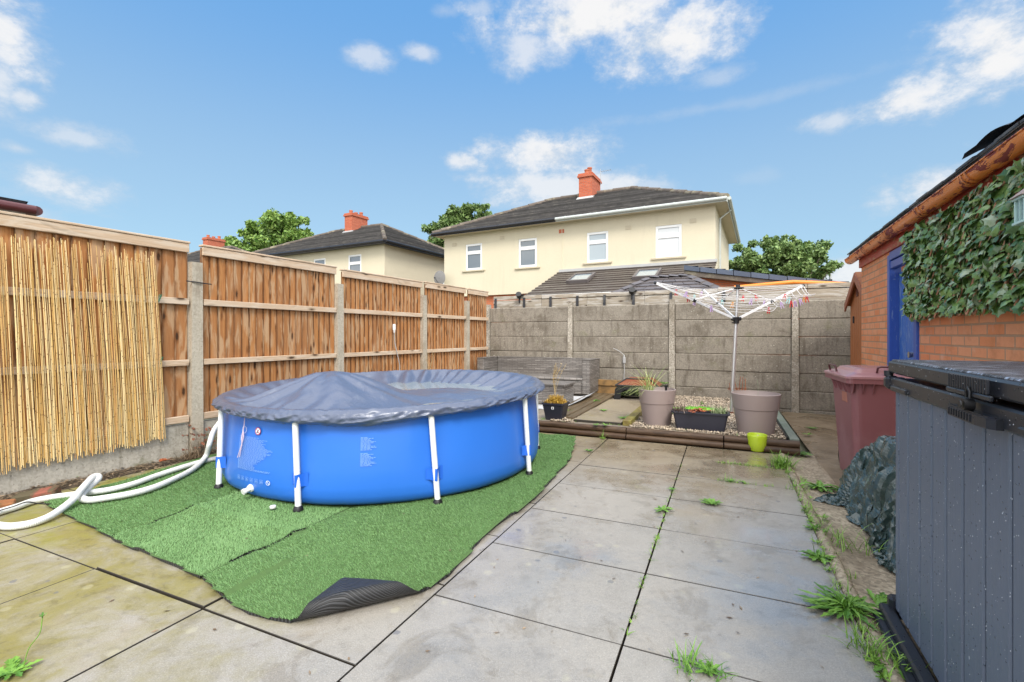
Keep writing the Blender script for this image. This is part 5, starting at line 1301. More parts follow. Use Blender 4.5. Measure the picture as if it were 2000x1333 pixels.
def turf_piece(label, poly, lean, dens, seed, zoff=0.0):
    t = thing('artificial_turf', label, 'artificial grass', (0, 0, 0), 0, 'strips of artificial grass under the pool')
    pw = wavy(poly, .014, .06, seed)
    # base sheet, a grid clipped to the outline
    P = np.array(pw); lo, hi = P.min(0), P.max(0); st = .03
    gx_ = np.arange(lo[0], hi[0] + st, st); gy_ = np.arange(lo[1], hi[1] + st, st)
    X, Y = np.meshgrid(gx_, gy_, indexing='ij'); C = np.stack([X.ravel(), Y.ravel()], 1); zz = turf_z(C[:, 0], C[:, 1]) + zoff
    Vw = np.stack([C[:, 0] * .912 + C[:, 1] * .41, -C[:, 0] * .41 + C[:, 1] * .912, zz], 1)
    ny = len(gy_); F = []
    for i in range(len(gx_) - 1):
        for j in range(ny - 1): F.append((i * ny + j, (i + 1) * ny + j, (i + 1) * ny + j + 1, i * ny + j + 1))
    F = np.array(F); cen = C[F].mean(1); F = F[inside(cen, pw)]
    npmesh('backing', Vw, F, M_TURFBASE, t, smooth=True)
    m = MB(); n = len(pw)
    top = [yd(a, b, float(turf_z(np.array(a), np.array(b))) + zoff) for a, b in pw]; bot = [yd(a, b, max(.001, float(turf_z(np.array(a), np.array(b))) + zoff - .014)) for a, b in pw]
    m.add(top + bot, [(i, (i + 1) % n, n + (i + 1) % n, n + i) for i in range(n)]); m.build('edge', M_BACKING, t)
    area = (hi - lo).prod(); N = int(area * dens)
    Q = lo + rng.random((N, 2)) * (hi - lo); Q = Q[inside(Q, pw)]
    W = np.stack([Q[:, 0] * .912 + Q[:, 1] * .41, -Q[:, 0] * .41 + Q[:, 1] * .912], 1)
    dp = np.hypot(W[:, 0] - PC.x, W[:, 1] - PC.y); dist = np.hypot(W[:, 0], W[:, 1])
    keep = (dp > 1.36) & ((W[:, 1] < 4.7) | (W[:, 0] > -.2)) & (rng.random(len(W)) < np.clip(2.6 / dist, .35, 1)); W, Q = W[keep], Q[keep]; dist = dist[keep]
    N = len(W); patch = np.sin(Q[:, 0] * 5 + seed) * np.cos(Q[:, 1] * 4.3 + seed * 2) + .6 * np.sin(Q[:, 0] * 13 + Q[:, 1] * 9)
    a = lean + .5 * patch * .45 + rng.normal(0, .55, N)
    ln = rng.uniform(.009, .016, N) * (1 + .15 * patch); tl = rng.uniform(.5, 1.15, N)
    dxy = np.stack([np.cos(a), np.sin(a)], 1) * (ln * np.sin(tl))[:, None]; hz = ln * np.cos(tl)
    wd = .0009 * np.clip(dist / 1.9, 1, 2.2); wa = rng.uniform(0, 6.28, N); wv = np.stack([np.cos(wa), np.sin(wa)], 1) * wd[:, None]
    z0 = turf_z(Q[:, 0], Q[:, 1]) + zoff - .002
    V = np.zeros((N, 4, 3)); V[:, 0, :2] = W - wv; V[:, 1, :2] = W + wv; V[:, 2, :2] = W + dxy + wv * .45; V[:, 3, :2] = W + dxy - wv * .45
    V[:, 0, 2] = z0; V[:, 1, 2] = z0; V[:, 2, 2] = z0 + hz; V[:, 3, 2] = z0 + hz
    r = np.clip(rng.normal(.5, .17, N) + .12 * patch, 0, 1)
    npmesh('pile', V, np.arange(N * 4).reshape(N, 4), M_TURF, t, rnd=np.repeat(r, 4))
    return t
turf_piece('strip of artificial grass nearest the fence under the white hose', [(-4.39, 1.68), (-3.9, 1.62), (-3.30, 1.56), (-3.352, 2.6), (-3.352, 4.2), (-4.5, 4.2), (-4.62, 3.1)], R(215), 46000, 1.0)
turf_piece('middle strip of artificial grass with a raised fold across it', [(-3.28, 1.55), (-2.75, 1.50), (-2.32, 1.46), (-2.35, 2.4), (-2.34, 4.2), (-3.32, 4.2), (-3.32, 2.4)], R(105), 46000, 2.3, .003)
FL0, FL1 = Vector((-1.64, 1.40)), Vector((-1.27, 1.83))
tc = turf_piece('long strip of artificial grass beside the slabs with its near corner rolled up', [(-2.296, 1.455), (-2.1, 1.405), (-1.85, 1.37), (FL0.x, FL0.y), (FL1.x, FL1.y), (-1.24, 2.0), (-1.29, 2.45), (-1.25, 3.2), (-1.33, 4.3), (-1.50, 5.05), (-2.0, 5.3), (-2.322, 5.3), (-2.322, 2.4)], R(190), 46000, 4.1, .006)
# rolled corner: the underside shows
dl = (FL1 - FL0); Lf = dl.length; dl = dl / Lf; out = Vector((dl.y, -dl.x)); rr_ = .044
K = Vector((-1.27, 1.37)); dK = (K - FL0).dot(out); sK = (K - FL0).dot(dl)
def flap(i, j):
    f = i / 40; s = Lf * (f); dmax = dK * (min(1, f / max(.05, sK / Lf)) if f < sK / Lf else (1 - f) / max(.05, 1 - sK / Lf)); dmax = max(dmax, .085 * math.sin(math.pi * min(1, f * 1.0)) ** .6 + .002)
    d = dmax * j / 24; k = rr_ * (.55 + .45 * math.sin(math.pi * f) ** .7); th = min(d / k, 2.75); rest = max(0, d - 2.75 * k)
    o = k * math.sin(th) - rest * .95; z = k * (1 - math.cos(th)) - rest * .12 + .012
    p = FL0 + dl * s + out * o; return yd(p.x, p.y, max(z, .014) + .002 * mnoise.noise(Vector((s * 30, d * 30, 0))))
m = MB(); m.grid(flap, 41, 25, cofn=lambda i, j: Vector((i / 40 * Lf * .55 + j / 24 * .24, i * .01, j * .01))); m.build('rolled_corner', M_BACKING, tc)

# ================================================================ HOSE, BRICKS, LITTER
def spline(pts, n=8):
    pts = [Vector(p) for p in pts]; P = [pts[0] * 2 - pts[1]] + pts + [pts[-1] * 2 - pts[-2]]; out_ = []
    for i in range(1, len(P) - 2):
        p0, p1, p2, p3 = P[i - 1:i + 3]
        for q in range(n):
            t = q / n; out_.append(.5 * ((2 * p1) + (p2 - p0) * t + (2 * p0 - 5 * p1 + 4 * p2 - p3) * t * t + (3 * p1 - p0 - 3 * p2 + p3) * t ** 3))
    return out_ + [pts[-1]]
h1p = [at(438, 818, 4.42), at(428, 827, 4.36), at(416, 845, 4.32), at(409, 868, 4.28), gp(401, 893, .08), gp(375, 918, .045), gp(324, 943, .045), gp(286, 957, .045), gp(249, 966, .045), gp(207, 973, .045), gp(175, 977, .043), gp(160, 973, .045),
       gp(163, 962, .06), gp(176, 950, .08), gp(190, 938, .10), gp(192, 931, .12), gp(182, 932, .125), gp(170, 944, .115), gp(154, 962, .09), gp(137, 981, .06), gp(104, 1005, .035), gp(70, 1020, .026), gp(37, 1027, .026), gp(8, 1028, .026), gp(-30, 1020, .026), gp(-70, 1000, .026)]
hs = thing('pool_hose', 'white ribbed hose from the pool looping over itself across the artificial grass', 'hose', (0, 0, 0))
m = MB(); m.tube(spline(h1p, 10), .0225, 14); m.build('hose_pipe', M_HOSE, hs)
h2p = [at(452, 889, 4.45), gp(440, 892, .04), gp(398, 901, .045), gp(353, 914, .045), gp(307, 929, .04), gp(265, 944, .04), gp(224, 955, .04), gp(187, 961, .04), gp(137, 967, .03), gp(95, 973, .026), gp(62, 980, .026), gp(33, 990, .026), gp(0, 1000, .026), gp(-50, 1016, .026)]
h2p[0] = h2p[1] + Vector((.12, .12, .02))
hs2 = thing('pool_hose', 'second white ribbed hose lying straighter along the edge of the soil strip', 'hose', (0, 0, 0))
m = MB(); m.tube(spline(h2p, 10), .0215, 14); m.build('hose_pipe', M_HOSE, hs2)
m = MB(); m.tube(spline([gp(-10, 1000, .03), gp(25, 990, .07), gp(52, 981, .065), gp(75, 984, .04), gp(100, 985, .02)], 6), .004, 6); c_ = m.build('black_cable', M_BLACK); tag(c_, 'thin black cable lying across the white hose at the left edge', 'cable')
m = MB(); m.box((0, 0, 0), (.24, .11, .075), .008, wco=lambda p: (p.x, p.y * .1 + 5, p.z))
b1 = m.build('loose_brick', plain('mossy red brick', (.24, .075, .05), .9, 0, .35, 14, .6, 60, c2=(.08, .065, .035), thr=(.40, .55))); b1.location = gp(58, 974, .03) + Vector((0, .05, 0)); b1.rotation_euler = (R(4), R(-7), FROT - R(38)); tag(b1, 'mossy red brick lying on the soil beside the hose', 'brick')
m = MB(); m.box((0, 0, 0), (.20, .10, .07), .008); b2 = m.build('loose_brick', plain('broken brick', (.30, .12, .045), .9, 0, .3, 18, .6, 60, c2=(.12, .08, .03), thr=(.42, .6))); b2.location = gp(-12, 992, .03); b2.rotation_euler = (R(3), R(5), FROT - R(20)); tag(b2, 'broken orange brick at the left edge next to the mossy brick', 'brick')
N = 2200; lu = rng.uniform(1.0, 4.4, N); lv = -4.80 + .062 * (lu - 3) + np.abs(rng.normal(0, .13, N)); V = []; F = []; Rn = []
for i in range(N):
    p = yd(float(min(lv[i], -4.46 + .03 * (lu[i] - 2))), float(lu[i]), random.uniform(.004, .034)); a = random.uniform(0, 6.28); b = len(V)
    tw = random.random() < .5; L_ = random.uniform(.03, .15) if tw else random.uniform(.012, .03); W_ = .0022 if tw else L_ * .55
    d = Vector((math.cos(a), math.sin(a), random.uniform(-.15, .25))); e = Vector((-math.sin(a), math.cos(a), random.uniform(-.3, .3)))
    V += [p - d * L_ / 2, p + e * W_, p + d * L_ / 2, p - e * W_]; F.append((b, b + 1, b + 2, b + 3)); Rn += [random.random() ** (1.0 if not tw else .6)] * 4
o = npmesh('leaf_litter', np.array([tuple(v) for v in V]), F, M_LITTER, rnd=Rn); tag(o, 'dead leaves and twigs heaped along the foot of the fence', 'leaf litter', kind='stuff')

# ================================================================ PLANT BUILDERS
def blades(m, n, ln, spread, w, c=(0, 0, 0), base_r=.02, up=.9, droop=.5, seg=4, az0=None, azs=None):
    for _ in range(n):
        a = random.uniform(0, 6.28) if az0 is None else random.gauss(az0, azs)
        L_ = ln * random.uniform(.55, 1.15); t0 = random.uniform(0, spread); d = Vector((math.cos(a), math.sin(a), 0)); sd_ = Vector((-math.sin(a), math.cos(a), 0))
        p = Vector(c) + Vector((random.gauss(0, base_r), random.gauss(0, base_r), 0)); vs = []; el_ = math.pi / 2 * up - t0
        for k in range(seg + 1):
            ww = w * (1 - (k / seg) ** 1.6) + .0004; vs += [p - sd_ * ww, p + sd_ * ww]
            p = p + (d * math.cos(el_) + Vector((0, 0, math.sin(el_)))) * (L_ / seg); el_ -= droop * random.uniform(.5, 1.3) / seg * 2
            p.z = max(p.z, c[2] + .004)
        m.add(vs, [(2 * k, 2 * k + 1, 2 * k + 3, 2 * k + 2) for k in range(seg)])
def rosette(m, n, ln, c=(0, 0, 0), rise=.55, w=.17, flat=False, az0=None, azs=.6):
    for q in range(n):
        a = q * 2.399 + random.uniform(-.3, .3) if az0 is None else random.gauss(az0, azs)
        L_ = ln * random.uniform(.5, 1.1); d = Vector((math.cos(a), math.sin(a), 0)); sd_ = Vector((-math.sin(a), math.cos(a), 0)); el_ = random.uniform(.15, 1.0) * rise
        seg = 9; p = Vector(c); vs = []
        for k in range(seg + 1):
            t = k / seg; lob = (.55 + .45 * (1 if k % 2 else -.35)) if 0 < k < seg - 1 else .5
            ww = L_ * w * math.sin(math.pi * min(1, t * .85 + .08)) ** .8 * lob + .001; nl = Vector((0, 0, ww * .35))
            vs += [p - sd_ * ww + nl, p, p + sd_ * ww + nl]
            p = p + (d * math.cos(el_) + Vector((0, 0, math.sin(el_)))) * (L_ / seg); el_ -= (rise * 1.4 + .3) / seg; p.z = max(p.z, c[2] + .005 + .01 * t)
        m.add(vs, [(3 * k + j, 3 * k + j + 1, 3 * k + j + 4, 3 * k + j + 3) for k in range(seg) for j in range(2)])
def weed(label, pos, fn, mat=M_WEED, name='weed'):
    m = MB(); fn(m); o = m.build(name, mat); o.location = pos; tag(o, label, 'weed', 'weeds growing between the slabs and along the path'); return o
KZ = .010
weed('largest dandelion clump with long toothed leaves on the kerb in the foreground', gp(1655, 1190, .006), lambda m: (rosette(m, 44, .145, rise=.85, w=.085), rosette(m, 22, .19, rise=.35, w=.07, az0=R(185), azs=.9), rosette(m, 16, .12, (.06, .03, 0), rise=.7, w=.09), blades(m, 20, .12, .6, .003)))
weed('flattened dandelion leaves spread on the path edge right of the largest clump', gp(1712, 1180, -.015), lambda m: rosette(m, 14, .13, rise=.4, w=.13, az0=R(0), azs=.9))
weed('leafy weed clump on the path edge left of the tarpaulin heap', gp(1600, 955, -.015), lambda m: (rosette(m, 26, .17, rise=.8, w=.13), rosette(m, 14, .12, (.12, -.06, 0), rise=.7, w=.13)))
weed('bright tall grass tuft at the far end of the kerb', gp(1530, 912, .0), lambda m: (blades(m, 110, .17, .75, .0028, base_r=.035), blades(m, 60, .13, .8, .0028, (-.05, -.02, 0), .03)), M_GRASSB)
weed('small leafy weed in the middle of the second slab row, on the right column', gp(1388, 984, .002), lambda m: (rosette(m, 16, .085, rise=.7, w=.17), rosette(m, 9, .06, (.03, -.01, 0), rise=.7)))
weed('star shaped weed where the centre joint crosses the fourth row of slabs', gp(1293, 998, .002), lambda m: rosette(m, 15, .085, rise=.8, w=.14))
weed('low grass clump in the slab joint at the bottom edge of the picture', gp(1348, 1305, .002), lambda m: (blades(m, 40, .085, .8, .0022, base_r=.03), rosette(m, 12, .06, (.05, -.02, 0)), blades(m, 26, .07, .8, .0022, (.07, -.04, 0), .02)))
weed('leafy weed against the kerb beside the wide grey slab', gp(1600, 1092, .0), lambda m: (rosette(m, 18, .10, rise=.75, w=.15), blades(m, 14, .10, .6, .002)))
weed('low line of weed in the joint below the lime pot', gp(1425, 941, .002), lambda m: (blades(m, 22, .06, .9, .002, base_r=.03), rosette(m, 9, .045), rosette(m, 8, .04, (.09, -.03, 0))))
weed('tiny weed on the centre joint near the third slab row', gp(1312, 958, .002), lambda m: rosette(m, 8, .045, rise=.8))
weed('wispy grass tuft at the foot of the log edging near the pool', gp(1178, 858, .002), lambda m: (blades(m, 12, .14, .8, .0022), rosette(m, 7, .05)), M_GRASSB)
weed('small weed where the slab joints meet beyond the rolled turf end', gp(1150, 882, .002), lambda m: rosette(m, 11, .06, rise=.7))
weed('leafy weed at the outer corner of the green border board', gp(1568, 888, -.01), lambda m: (rosette(m, 20, .11, rise=.9, w=.16), rosette(m, 10, .08, (-.05, .06, 0), rise=.9)))
weed('small weed behind the green border board on the path', gp(1578, 850, -.02), lambda m: rosette(m, 10, .08, rise=.7, w=.16))
weed('trailing weed at the foot of the logs left of the lime pot', gp(1400, 872, .0), lambda m: (rosette(m, 12, .07, rise=.6), rosette(m, 8, .05, (-.10, .04, 0)), blades(m, 8, .14, .9, .002, az0=R(150), azs=.5)))
weed('trailing weed at the foot of the logs right of the lime pot', gp(1515, 882, .0), lambda m: (rosette(m, 14, .08, rise=.7), blades(m, 16, .12, .7, .002)))
weed('grass tuft in front of the largest dandelion clump, at the kerb bottom', gp(1692, 1270, .0), lambda m: (blades(m, 46, .11, .8, .0024, base_r=.03), blades(m, 26, .10, .8, .0024, (.03, -.10, 0), .03)), M_GRASSB)
weed('small leafy weed at the bottom right corner beside the storage box base', gp(1742, 1308, -.01), lambda m: rosette(m, 16, .09, rise=.7, w=.16))
weed('feathery grass on the path edge before the tarpaulin', gp(1668, 1075, -.015), lambda m: (blades(m, 34, .16, .7, .0020, base_r=.05), blades(m, 24, .12, .8, .002, (-.05, .16, 0), .04)), M_GRASSB)
weed('small weed in the kerb joint beside the third wide slab', gp(1592, 1035, .0), lambda m: (rosette(m, 12, .08, rise=.8), blades(m, 20, .09, .8, .002)))
weed('broad leaved weed by the path end near the concrete wall', gp(1618, 805, -.02), lambda m: rosette(m, 18, .13, rise=1.0, w=.2))
weed('pale weed on the middle of the side path', gp(1585, 838, -.03), lambda m: rosette(m, 10, .09, rise=.5, w=.2))
weed('bright green rosette on the raised bed slab left of the first taupe planter', gp(1222, 818, .16), lambda m: (rosette(m, 18, .11, rise=.7, w=.15), blades(m, 14, .09, .7, .002)))
weed('small weed between the wet planks of the raised bed', gp(1113, 803, .15), lambda m: rosette(m, 10, .07, rise=.8))
weed('spindly weed on the planks near the sofa corner', gp(1163, 785, .15), lambda m: (rosette(m, 9, .10, rise=1.2, w=.16), rosette(m, 6, .06, (.02, .05, 0), rise=1.2)))
weed('weed in the joint of the raised bed slabs', gp(1180, 803, .16), lambda m: rosette(m, 12, .07, rise=.6))
weed('pair of weeds behind the top log near the pool', gp(1182, 832, .14), lambda m: (rosette(m, 9, .07, rise=1.1), rosette(m, 8, .06, (-.10, .02, 0), rise=1.1)))
weed('small weed on the gravel behind the trough', gp(1372, 792, .13), lambda m: (blades(m, 22, .10, .9, .0025), rosette(m, 8, .07, rise=.8)))
weed('flowering weed with a tall thin stalk in the bottom left corner', gp(22, 1318, .0), lambda m: (rosette(m, 18, .10, rise=.7, w=.16), m.tube(spline([(.02, .02, 0), (.03, .03, .07), (.06, .04, .12), (.06, .05, .17)], 4), .0016, 5), rosette(m, 5, .02, (.06, .05, .17), rise=1.2)))
weed('small green weed sprouting under the reed screen at the fence foot', gp(142, 934, .02), lambda m: rosette(m, 9, .06, rise=.9, w=.2))
# thin grass threading the kerb and joints: nobody could count it
m = MB()
for q in range(150):
    u = random.uniform(1.0, 5.3); d = .5 + .5 * mnoise.noise(Vector((u * 2.3, 0, 0)))
    if random.random() > d + .15: continue
    p = yd(.522 + random.gauss(0, .015) + (.06 if random.random() < .25 else 0), u, .0); blades(m, random.randint(3, 9), random.uniform(.03, .09), .9, .0019, p, .012, seg=3)
    if random.random() < .35: rosette(m, 5, random.uniform(.025, .05), p, rise=.8)
for q in range(70):
    v = random.uniform(-.05, .5); uj = 1.834 + PU * random.choice((5, 5, 4)); blades(m, 5, random.uniform(.015, .045), .9, .0018, yd(v, uj + random.gauss(0, .006)), .008, seg=3)
for q in range(40):
    blades(m, 4, random.uniform(.015, .04), .9, .0018, yd(-.356 + random.gauss(0, .004), random.uniform(1.2, 4.6)), .006, seg=3)
for q in range(60):
    blades(m, 4, random.uniform(.02, .06), .9, .0022, yd(random.uniform(-4.4, .6), 5.60 + random.gauss(0, .03), .12), .01, seg=3)
o = m.build('joint_grass', M_GRASSB); tag(o, 'thin grass threading the slab joints and the kerb', 'grass', kind='stuff')

# specks of debris on the turf and slabs
V = []; F = []; Rn = []
for i in range(150):
    v, u = random.uniform(-4.2, .4), random.uniform(1.1, 3.9); p = yd(v, u, .004 + (.022 if -4.3 < v < -1.35 and u > 1.6 else 0))
    if (p - PC).length < 1.5: continue
    a = random.uniform(0, 6.28); L_ = random.uniform(.004, .016); b = len(V); d = Vector((math.cos(a), math.sin(a), .1)); e = Vector((-math.sin(a), math.cos(a), .25))
    V += [p - d * L_, p + e * L_ * .35, p + d * L_, p - e * L_ * .35]; F.append((b, b + 1, b + 2, b + 3)); Rn += [random.random()] * 4
o = npmesh('debris', np.array([tuple(v) for v in V]), F, M_LITTER, rnd=Rn); tag(o, 'specks of leaf and straw scattered over the turf and slabs', 'debris', kind='stuff')
# dead shrub by the fence foot
ds = thing('dead_shrub', 'dead brown shrub with curled red leaves by the fence foot behind the hose', 'shrub', gp(378, 893, .02))
m = MB(); blades(m, 120, .16, 1.3, .0022, (0, 0, 0), .04, 1.0, 1.4); blades(m, 40, .24, .8, .002, (-.02, .08, 0), .05, 1.0, .5); m.build('stems', M_LITTER, ds)
m = MB()
for q in range(46):
    c_ = Vector((random.gauss(0, .11), random.gauss(.07, .06), random.uniform(.03, .30))); rosette(m, 2, .05, c_, rise=.5, w=.35)
m.build('leaves', blade_mat('withered russet leaf', (.11, .04, .025), (.33, .13, .075)), ds)
m = MB(); 
for q in range(6): rosette(m, 2, .06, (random.gauss(0, .02), random.gauss(0, .02), .015), rise=.9, w=.3)
o = m.build('dead_leaf', M_REDLEAF); o.location = gp(318, 905, .03); tag(o, 'curled orange dead leaf on the soil behind the hose', 'leaf')

# ================================================================ RAISED BED AND ITS THINGS
for (v0, v1, lab) in ((-2.35, -1.02, 'wet brown round log edging nearest the pool'), (-1.01, .0, 'round log edging in front of the trough and first planter'), (.012, .70, 'round log edging behind the lime green pot')):
    le = thing('log_edging', lab, 'edging', yd(v0, 5.47), YROT, 'log rolls edging the raised bed')
    for z, r, yo in ((.032, .036, -.004), (.100, .037, .014)):
        m = MB(); L_ = v1 - v0; m.tube([(L_ * q / 12, yo + .004 * mnoise.noise(Vector((q * .7, v0, z))), z + .003 * mnoise.noise(Vector((q, 3, v0)))) for q in range(13)], [r * (1 + .05 * mnoise.noise(Vector((q * .8, z * 9, v0)))) for q in range(13)], 16); m.build('log', W_LOG, le)
bb = MB()
for (u0, u1) in ((5.52, 6.6), (6.61, 7.7), (7.71, 8.68)): bb.box(yd(.665, (u0 + u1) / 2, .04), (.085, u1 - u0 - .01, .215), .006, YROT, perm=(2, 0, 1))
o = bb.build('border_board', M_FGREEN); tag(o, 'greenish board edging the right side of the gravel bed', 'edging')
bb = MB(); bb.box(yd(.600, 7.1, .10), (.010, 3.1, .11), .002, YROT); o = bb.build('bed_liner', M_BLACK); tag(o, 'black membrane edge sticking up along the greenish border board', 'membrane')
for i, (vv_, lab) in enumerate(((-2.10, 'wet plank of the bed walkway furthest left'), (-1.99, 'second wet plank from the left in the bed walkway'), (-1.88, 'third wet plank from the left in the bed walkway'), (-1.765, 'wet plank of the bed walkway beside the slabs'))):
    m = MB(); m.box((0, 0, 0), (.100, 2.5, .035), .005, perm=(0, 2, 1)); o = m.build('wood_plank', W_DECK); o.location = yd(vv_, 7.05 + random.uniform(-.08, .08) - (.12 if i == 3 else 0), BZ + .022); o.rotation_euler = (0, random.uniform(-.02, .02), YROT + random.uniform(-.008, .008)); tag(o, lab, 'plank', 'planks of the bed walkway')
m = MB(); m.box((0, 0, 0), (.10, 1.35, .07), .006, perm=(0, 2, 1)); o = m.build('timber_sleeper', plain('mossy wet timber', (.15, .11, .03), .45, 0, .3, 8, .4, 30, c2=(.25, .22, .04))); o.location = yd(-1.035, 6.28, BZ + .035); o.rotation_euler = (0, 0, YROT); tag(o, 'mossy timber sleeper between the bed slabs and the first taupe planter', 'sleeper')
m = MB(); m.box((0, 0, .07), (.55, .05, .14), .006, perm=(1, 2, 0)); m.box((.02, -.02, .20), (.50, .05, .11), .006, perm=(1, 2, 0)); o = m.build('stacked_boards', plain('wet orange timber', (.30, .17, .06), .5, 0, .35, 6, .3, 20, c2=(.11, .07, .03))); o.location = yd(-1.88, 8.62, BZ); o.rotation_euler = (0, 0, YROT); tag(o, 'wet orange boards leaning at the wall foot beside the sofa', 'board')

# rattan sofa and table
so_ = thing('rattan_sofa', 'long grey rattan garden sofa in the corner of fence and wall', 'sofa', yd(-4.33, 7.98, BZ), YROT)
SL, SD = 2.22, .72
wx = lambda p: (p.x + p.y, p.z, 0); wt = lambda p: (p.x, p.y * .7, 0)
m = MB(); m.box((SL / 2, SD / 2, .155), (SL - .28, SD - .08, .25), .01, wco=wx); m.build('base', M_RATTAN, so_)
m = MB(); m.box((SL / 2, SD / 2 - .03, .300), (SL - .27, SD - .08, .04), .01, wco=wt); m.build('seat', M_RATTAN, so_)
m = MB(); m.box((SL / 2, SD - .06, .42), (SL - .29, .11, .43), .012, wco=wx); m.box((SL / 2, SD - .06, .637), (SL - .29, .115, .012), .004, wco=wt); m.build('backrest', M_RATTAN, so_)
for x in (.07, SL - .07):
    m = MB(); m.box((x, SD / 2, .335), (.145, SD, .60), .014, wco=wx); m.box((x, SD / 2, .638), (.148, SD, .012), .005, wco=wt); m.build('armrest', M_RATTAN, so_)
for x in (.07, SL - .07):
    for y in (.06, SD - .06):
        m = MB(); m.box((x, y, .018), (.04, .04, .036), .004); m.build('foot', M_BLACK, so_)
tb_ = thing('rattan_table', 'low grey rattan coffee table in front of the sofa, behind the golden heather', 'table', yd(-2.80, 6.72, BZ), YROT)
m = MB(); m.box((.32, .28, .16), (.60, .52, .28), .01, wco=wx); m.build('base', M_RATTAN, tb_)
m = MB(); m.box((.32, .28, .315), (.64, .56, .035), .008, wco=wt); m.build('tabletop', M_RATTAN, tb_)
for x in (.06, .58):
    for y in (.06, .5):
        m = MB(); m.box((x, y, .012), (.04, .04, .024), .003); m.build('foot', M_BLACK, tb_)
m = MB()
def shp(i, j):
    v = -3.9 + 1.83 * i / 40; u = 6.35 + 1.55 * j / 24; c_ = max(0, (v + 2.30) / .23); z = BZ + .012 + .10 * c_ ** 2 * (.35 + .65 * j / 24) + .006 * mnoise.noise(Vector((v * 5, u * 5, 0)))
    return yd(v - .02 * c_ * (j / 24) + .10 * math.sin(j / 24 * 2.0) * c_, u, z)
m.grid(shp, 41, 25); m.grid(lambda i, j: shp(i, j) + Vector((0, 0, -.005)), 41, 25); o = m.build('floor_sheet', M_SHEET); tag(o, 'grey white plastic floor sheet with curled edge in front of the sofa', 'sheet')

# planters
def planter(label, pos, rim, base, h):
    t = thing('planter', label, 'planter', pos, 0, 'big round taupe planters')
    m = MB(); zc = h * .62; rc = base + (rim - base) * .60
    m.lathe([(.01, 0), (base - .01, 0), (base, .008)], 64); m.lathe([(base, .008), (rc, zc - .004)], 64); m.lathe([(rc, zc - .004), (rc + .007, zc)], 64); m.lathe([(rc + .007, zc), (rim, h - .004)], 64); m.lathe([(rim, h - .004), (rim - .004, h), (rim - .014, h)], 64); m.lathe([(rim - .014, h), (rim - .035, h - .11), (.01, h - .11)], 64); m.build('pot', M_TAUPE, t)
    m = MB(); rr = rim - .036
    def cp(i, j):
        r = rr * i / 10; a = 2 * math.pi * j / 30; return Vector((r * math.cos(a), r * math.sin(a), h - .075 - .01 * (i == 10) + .012 * mnoise.noise(Vector((r * 30 * math.cos(a), r * 30 * math.sin(a), 1)))))
    m.grid(cp, 11, 30, wrap=True); m.build('compost', M_COMPOST, t)
    return t
P1, P2 = yd(-.725, 5.86, BZ + .006), yd(.325, 5.79, BZ + .006)
planter('taupe round planter with long grass, left of the black trough', P1, .218, .158, .425)
planter('larger taupe round planter beside the airer pole, behind the lime pot', P2, .245, .178, .435)
m = MB(); blades(m, 44, .46, .8, .0042, (-.09, .02, 0), .025, 1.0, .55); blades(m, 34, .46, .5, .0040, (-.09, .02, 0), .02, .55, 1.0, az0=R(190), azs=.35); o = m.build('pot_grass', blade_mat('pot grass blade', (.20, .30, .06), (.50, .52, .22))); o.location = P1 + Vector((0, 0, .35)); tag(o, 'long arching grass growing in the left taupe planter', 'plant')
m = MB(); m.tube([(0, 0, 0), (0, 0, .105)], [.009, .014], 10); m.tube([(0, 0, .105), (0, 0, .112), (0, 0, .128)], [.016, .020, .017], 12); o = m.build('solar_light', M_BLACK); o.location = P1 + Vector((.10, -.03, .345)); tag(o, 'small black solar stake light stuck in the left taupe planter', 'garden light')
m = MB(); blades(m, 18, .07, .9, .0024, (0, -.02, 0), .03); m.tube(spline([(.05, .05, 0), (.055, .05, .12), (.05, .06, .22)], 3), .0015, 5); o = m.build('seedling', blade_mat('grey green seedling', (.20, .27, .15), (.46, .50, .38))); o.location = P2 + Vector((0, .0, .36)); tag(o, 'grey green seedling in the larger taupe planter', 'plant')
tr_ = thing('trough_planter', 'long black plastic trough between the two taupe planters', 'planter', yd(-.235, 5.70, BZ + .008), YROT)
m = MB(); ring(m, [(-.25, .25, -.075, .075, 0, .02), (-.285, .285, -.095, .095, .185, .025), (-.285, .285, -.095, .095, .19, .025), (-.305, .305, -.112, .112, .192, .025), (-.305, .305, -.112, .112, .208, .025), (-.280, .280, -.088, .088, .208, .02), (-.275, .275, -.084, .084, .165, .02)]); m.build('trough', M_DARKPOT, tr_)
m = MB(); m.grid(lambda i, j: Vector((-.274 + .548 * i / 20, -.082 + .164 * j / 8, .176 + .012 * mnoise.noise(Vector((i * .8, j * .8, 0))))), 21, 9); m.build('compost', M_COMPOST, tr_)
def bedplant(name, label, mat, c, fn):
    m = MB(); fn(m); o = m.build(name, mat); o.location = tr_.location + VA * c[0] + UA * c[1] + Vector((0, 0, c[2])); tag(o, label, 'plant'); return o
bedplant('red_leaved_plant', 'red brown withered plant in the middle of the black trough', M_REDLEAF, (.0, 0, .205), lambda m: (rosette(m, 34, .12, rise=1.3, w=.16), rosette(m, 14, .07, (-.09, 0, 0), rise=1.0, w=.2), rosette(m, 12, .07, (.12, -.02, 0), rise=.8, w=.2), rosette(m, 4, .06, (-.12, -.10, 0), rise=.1, w=.3)))
bedplant('heather_plant', 'grey brown heather at the left end of the black trough', blade_mat('withered heather', (.09, .055, .045), (.24, .17, .13)), (-.20, 0, .195), lambda m: (blades(m, 130, .10, .9, .003, (0, 0, 0), .05), blades(m, 20, .20, .5, .0012, (.0, .03, 0), .03)))
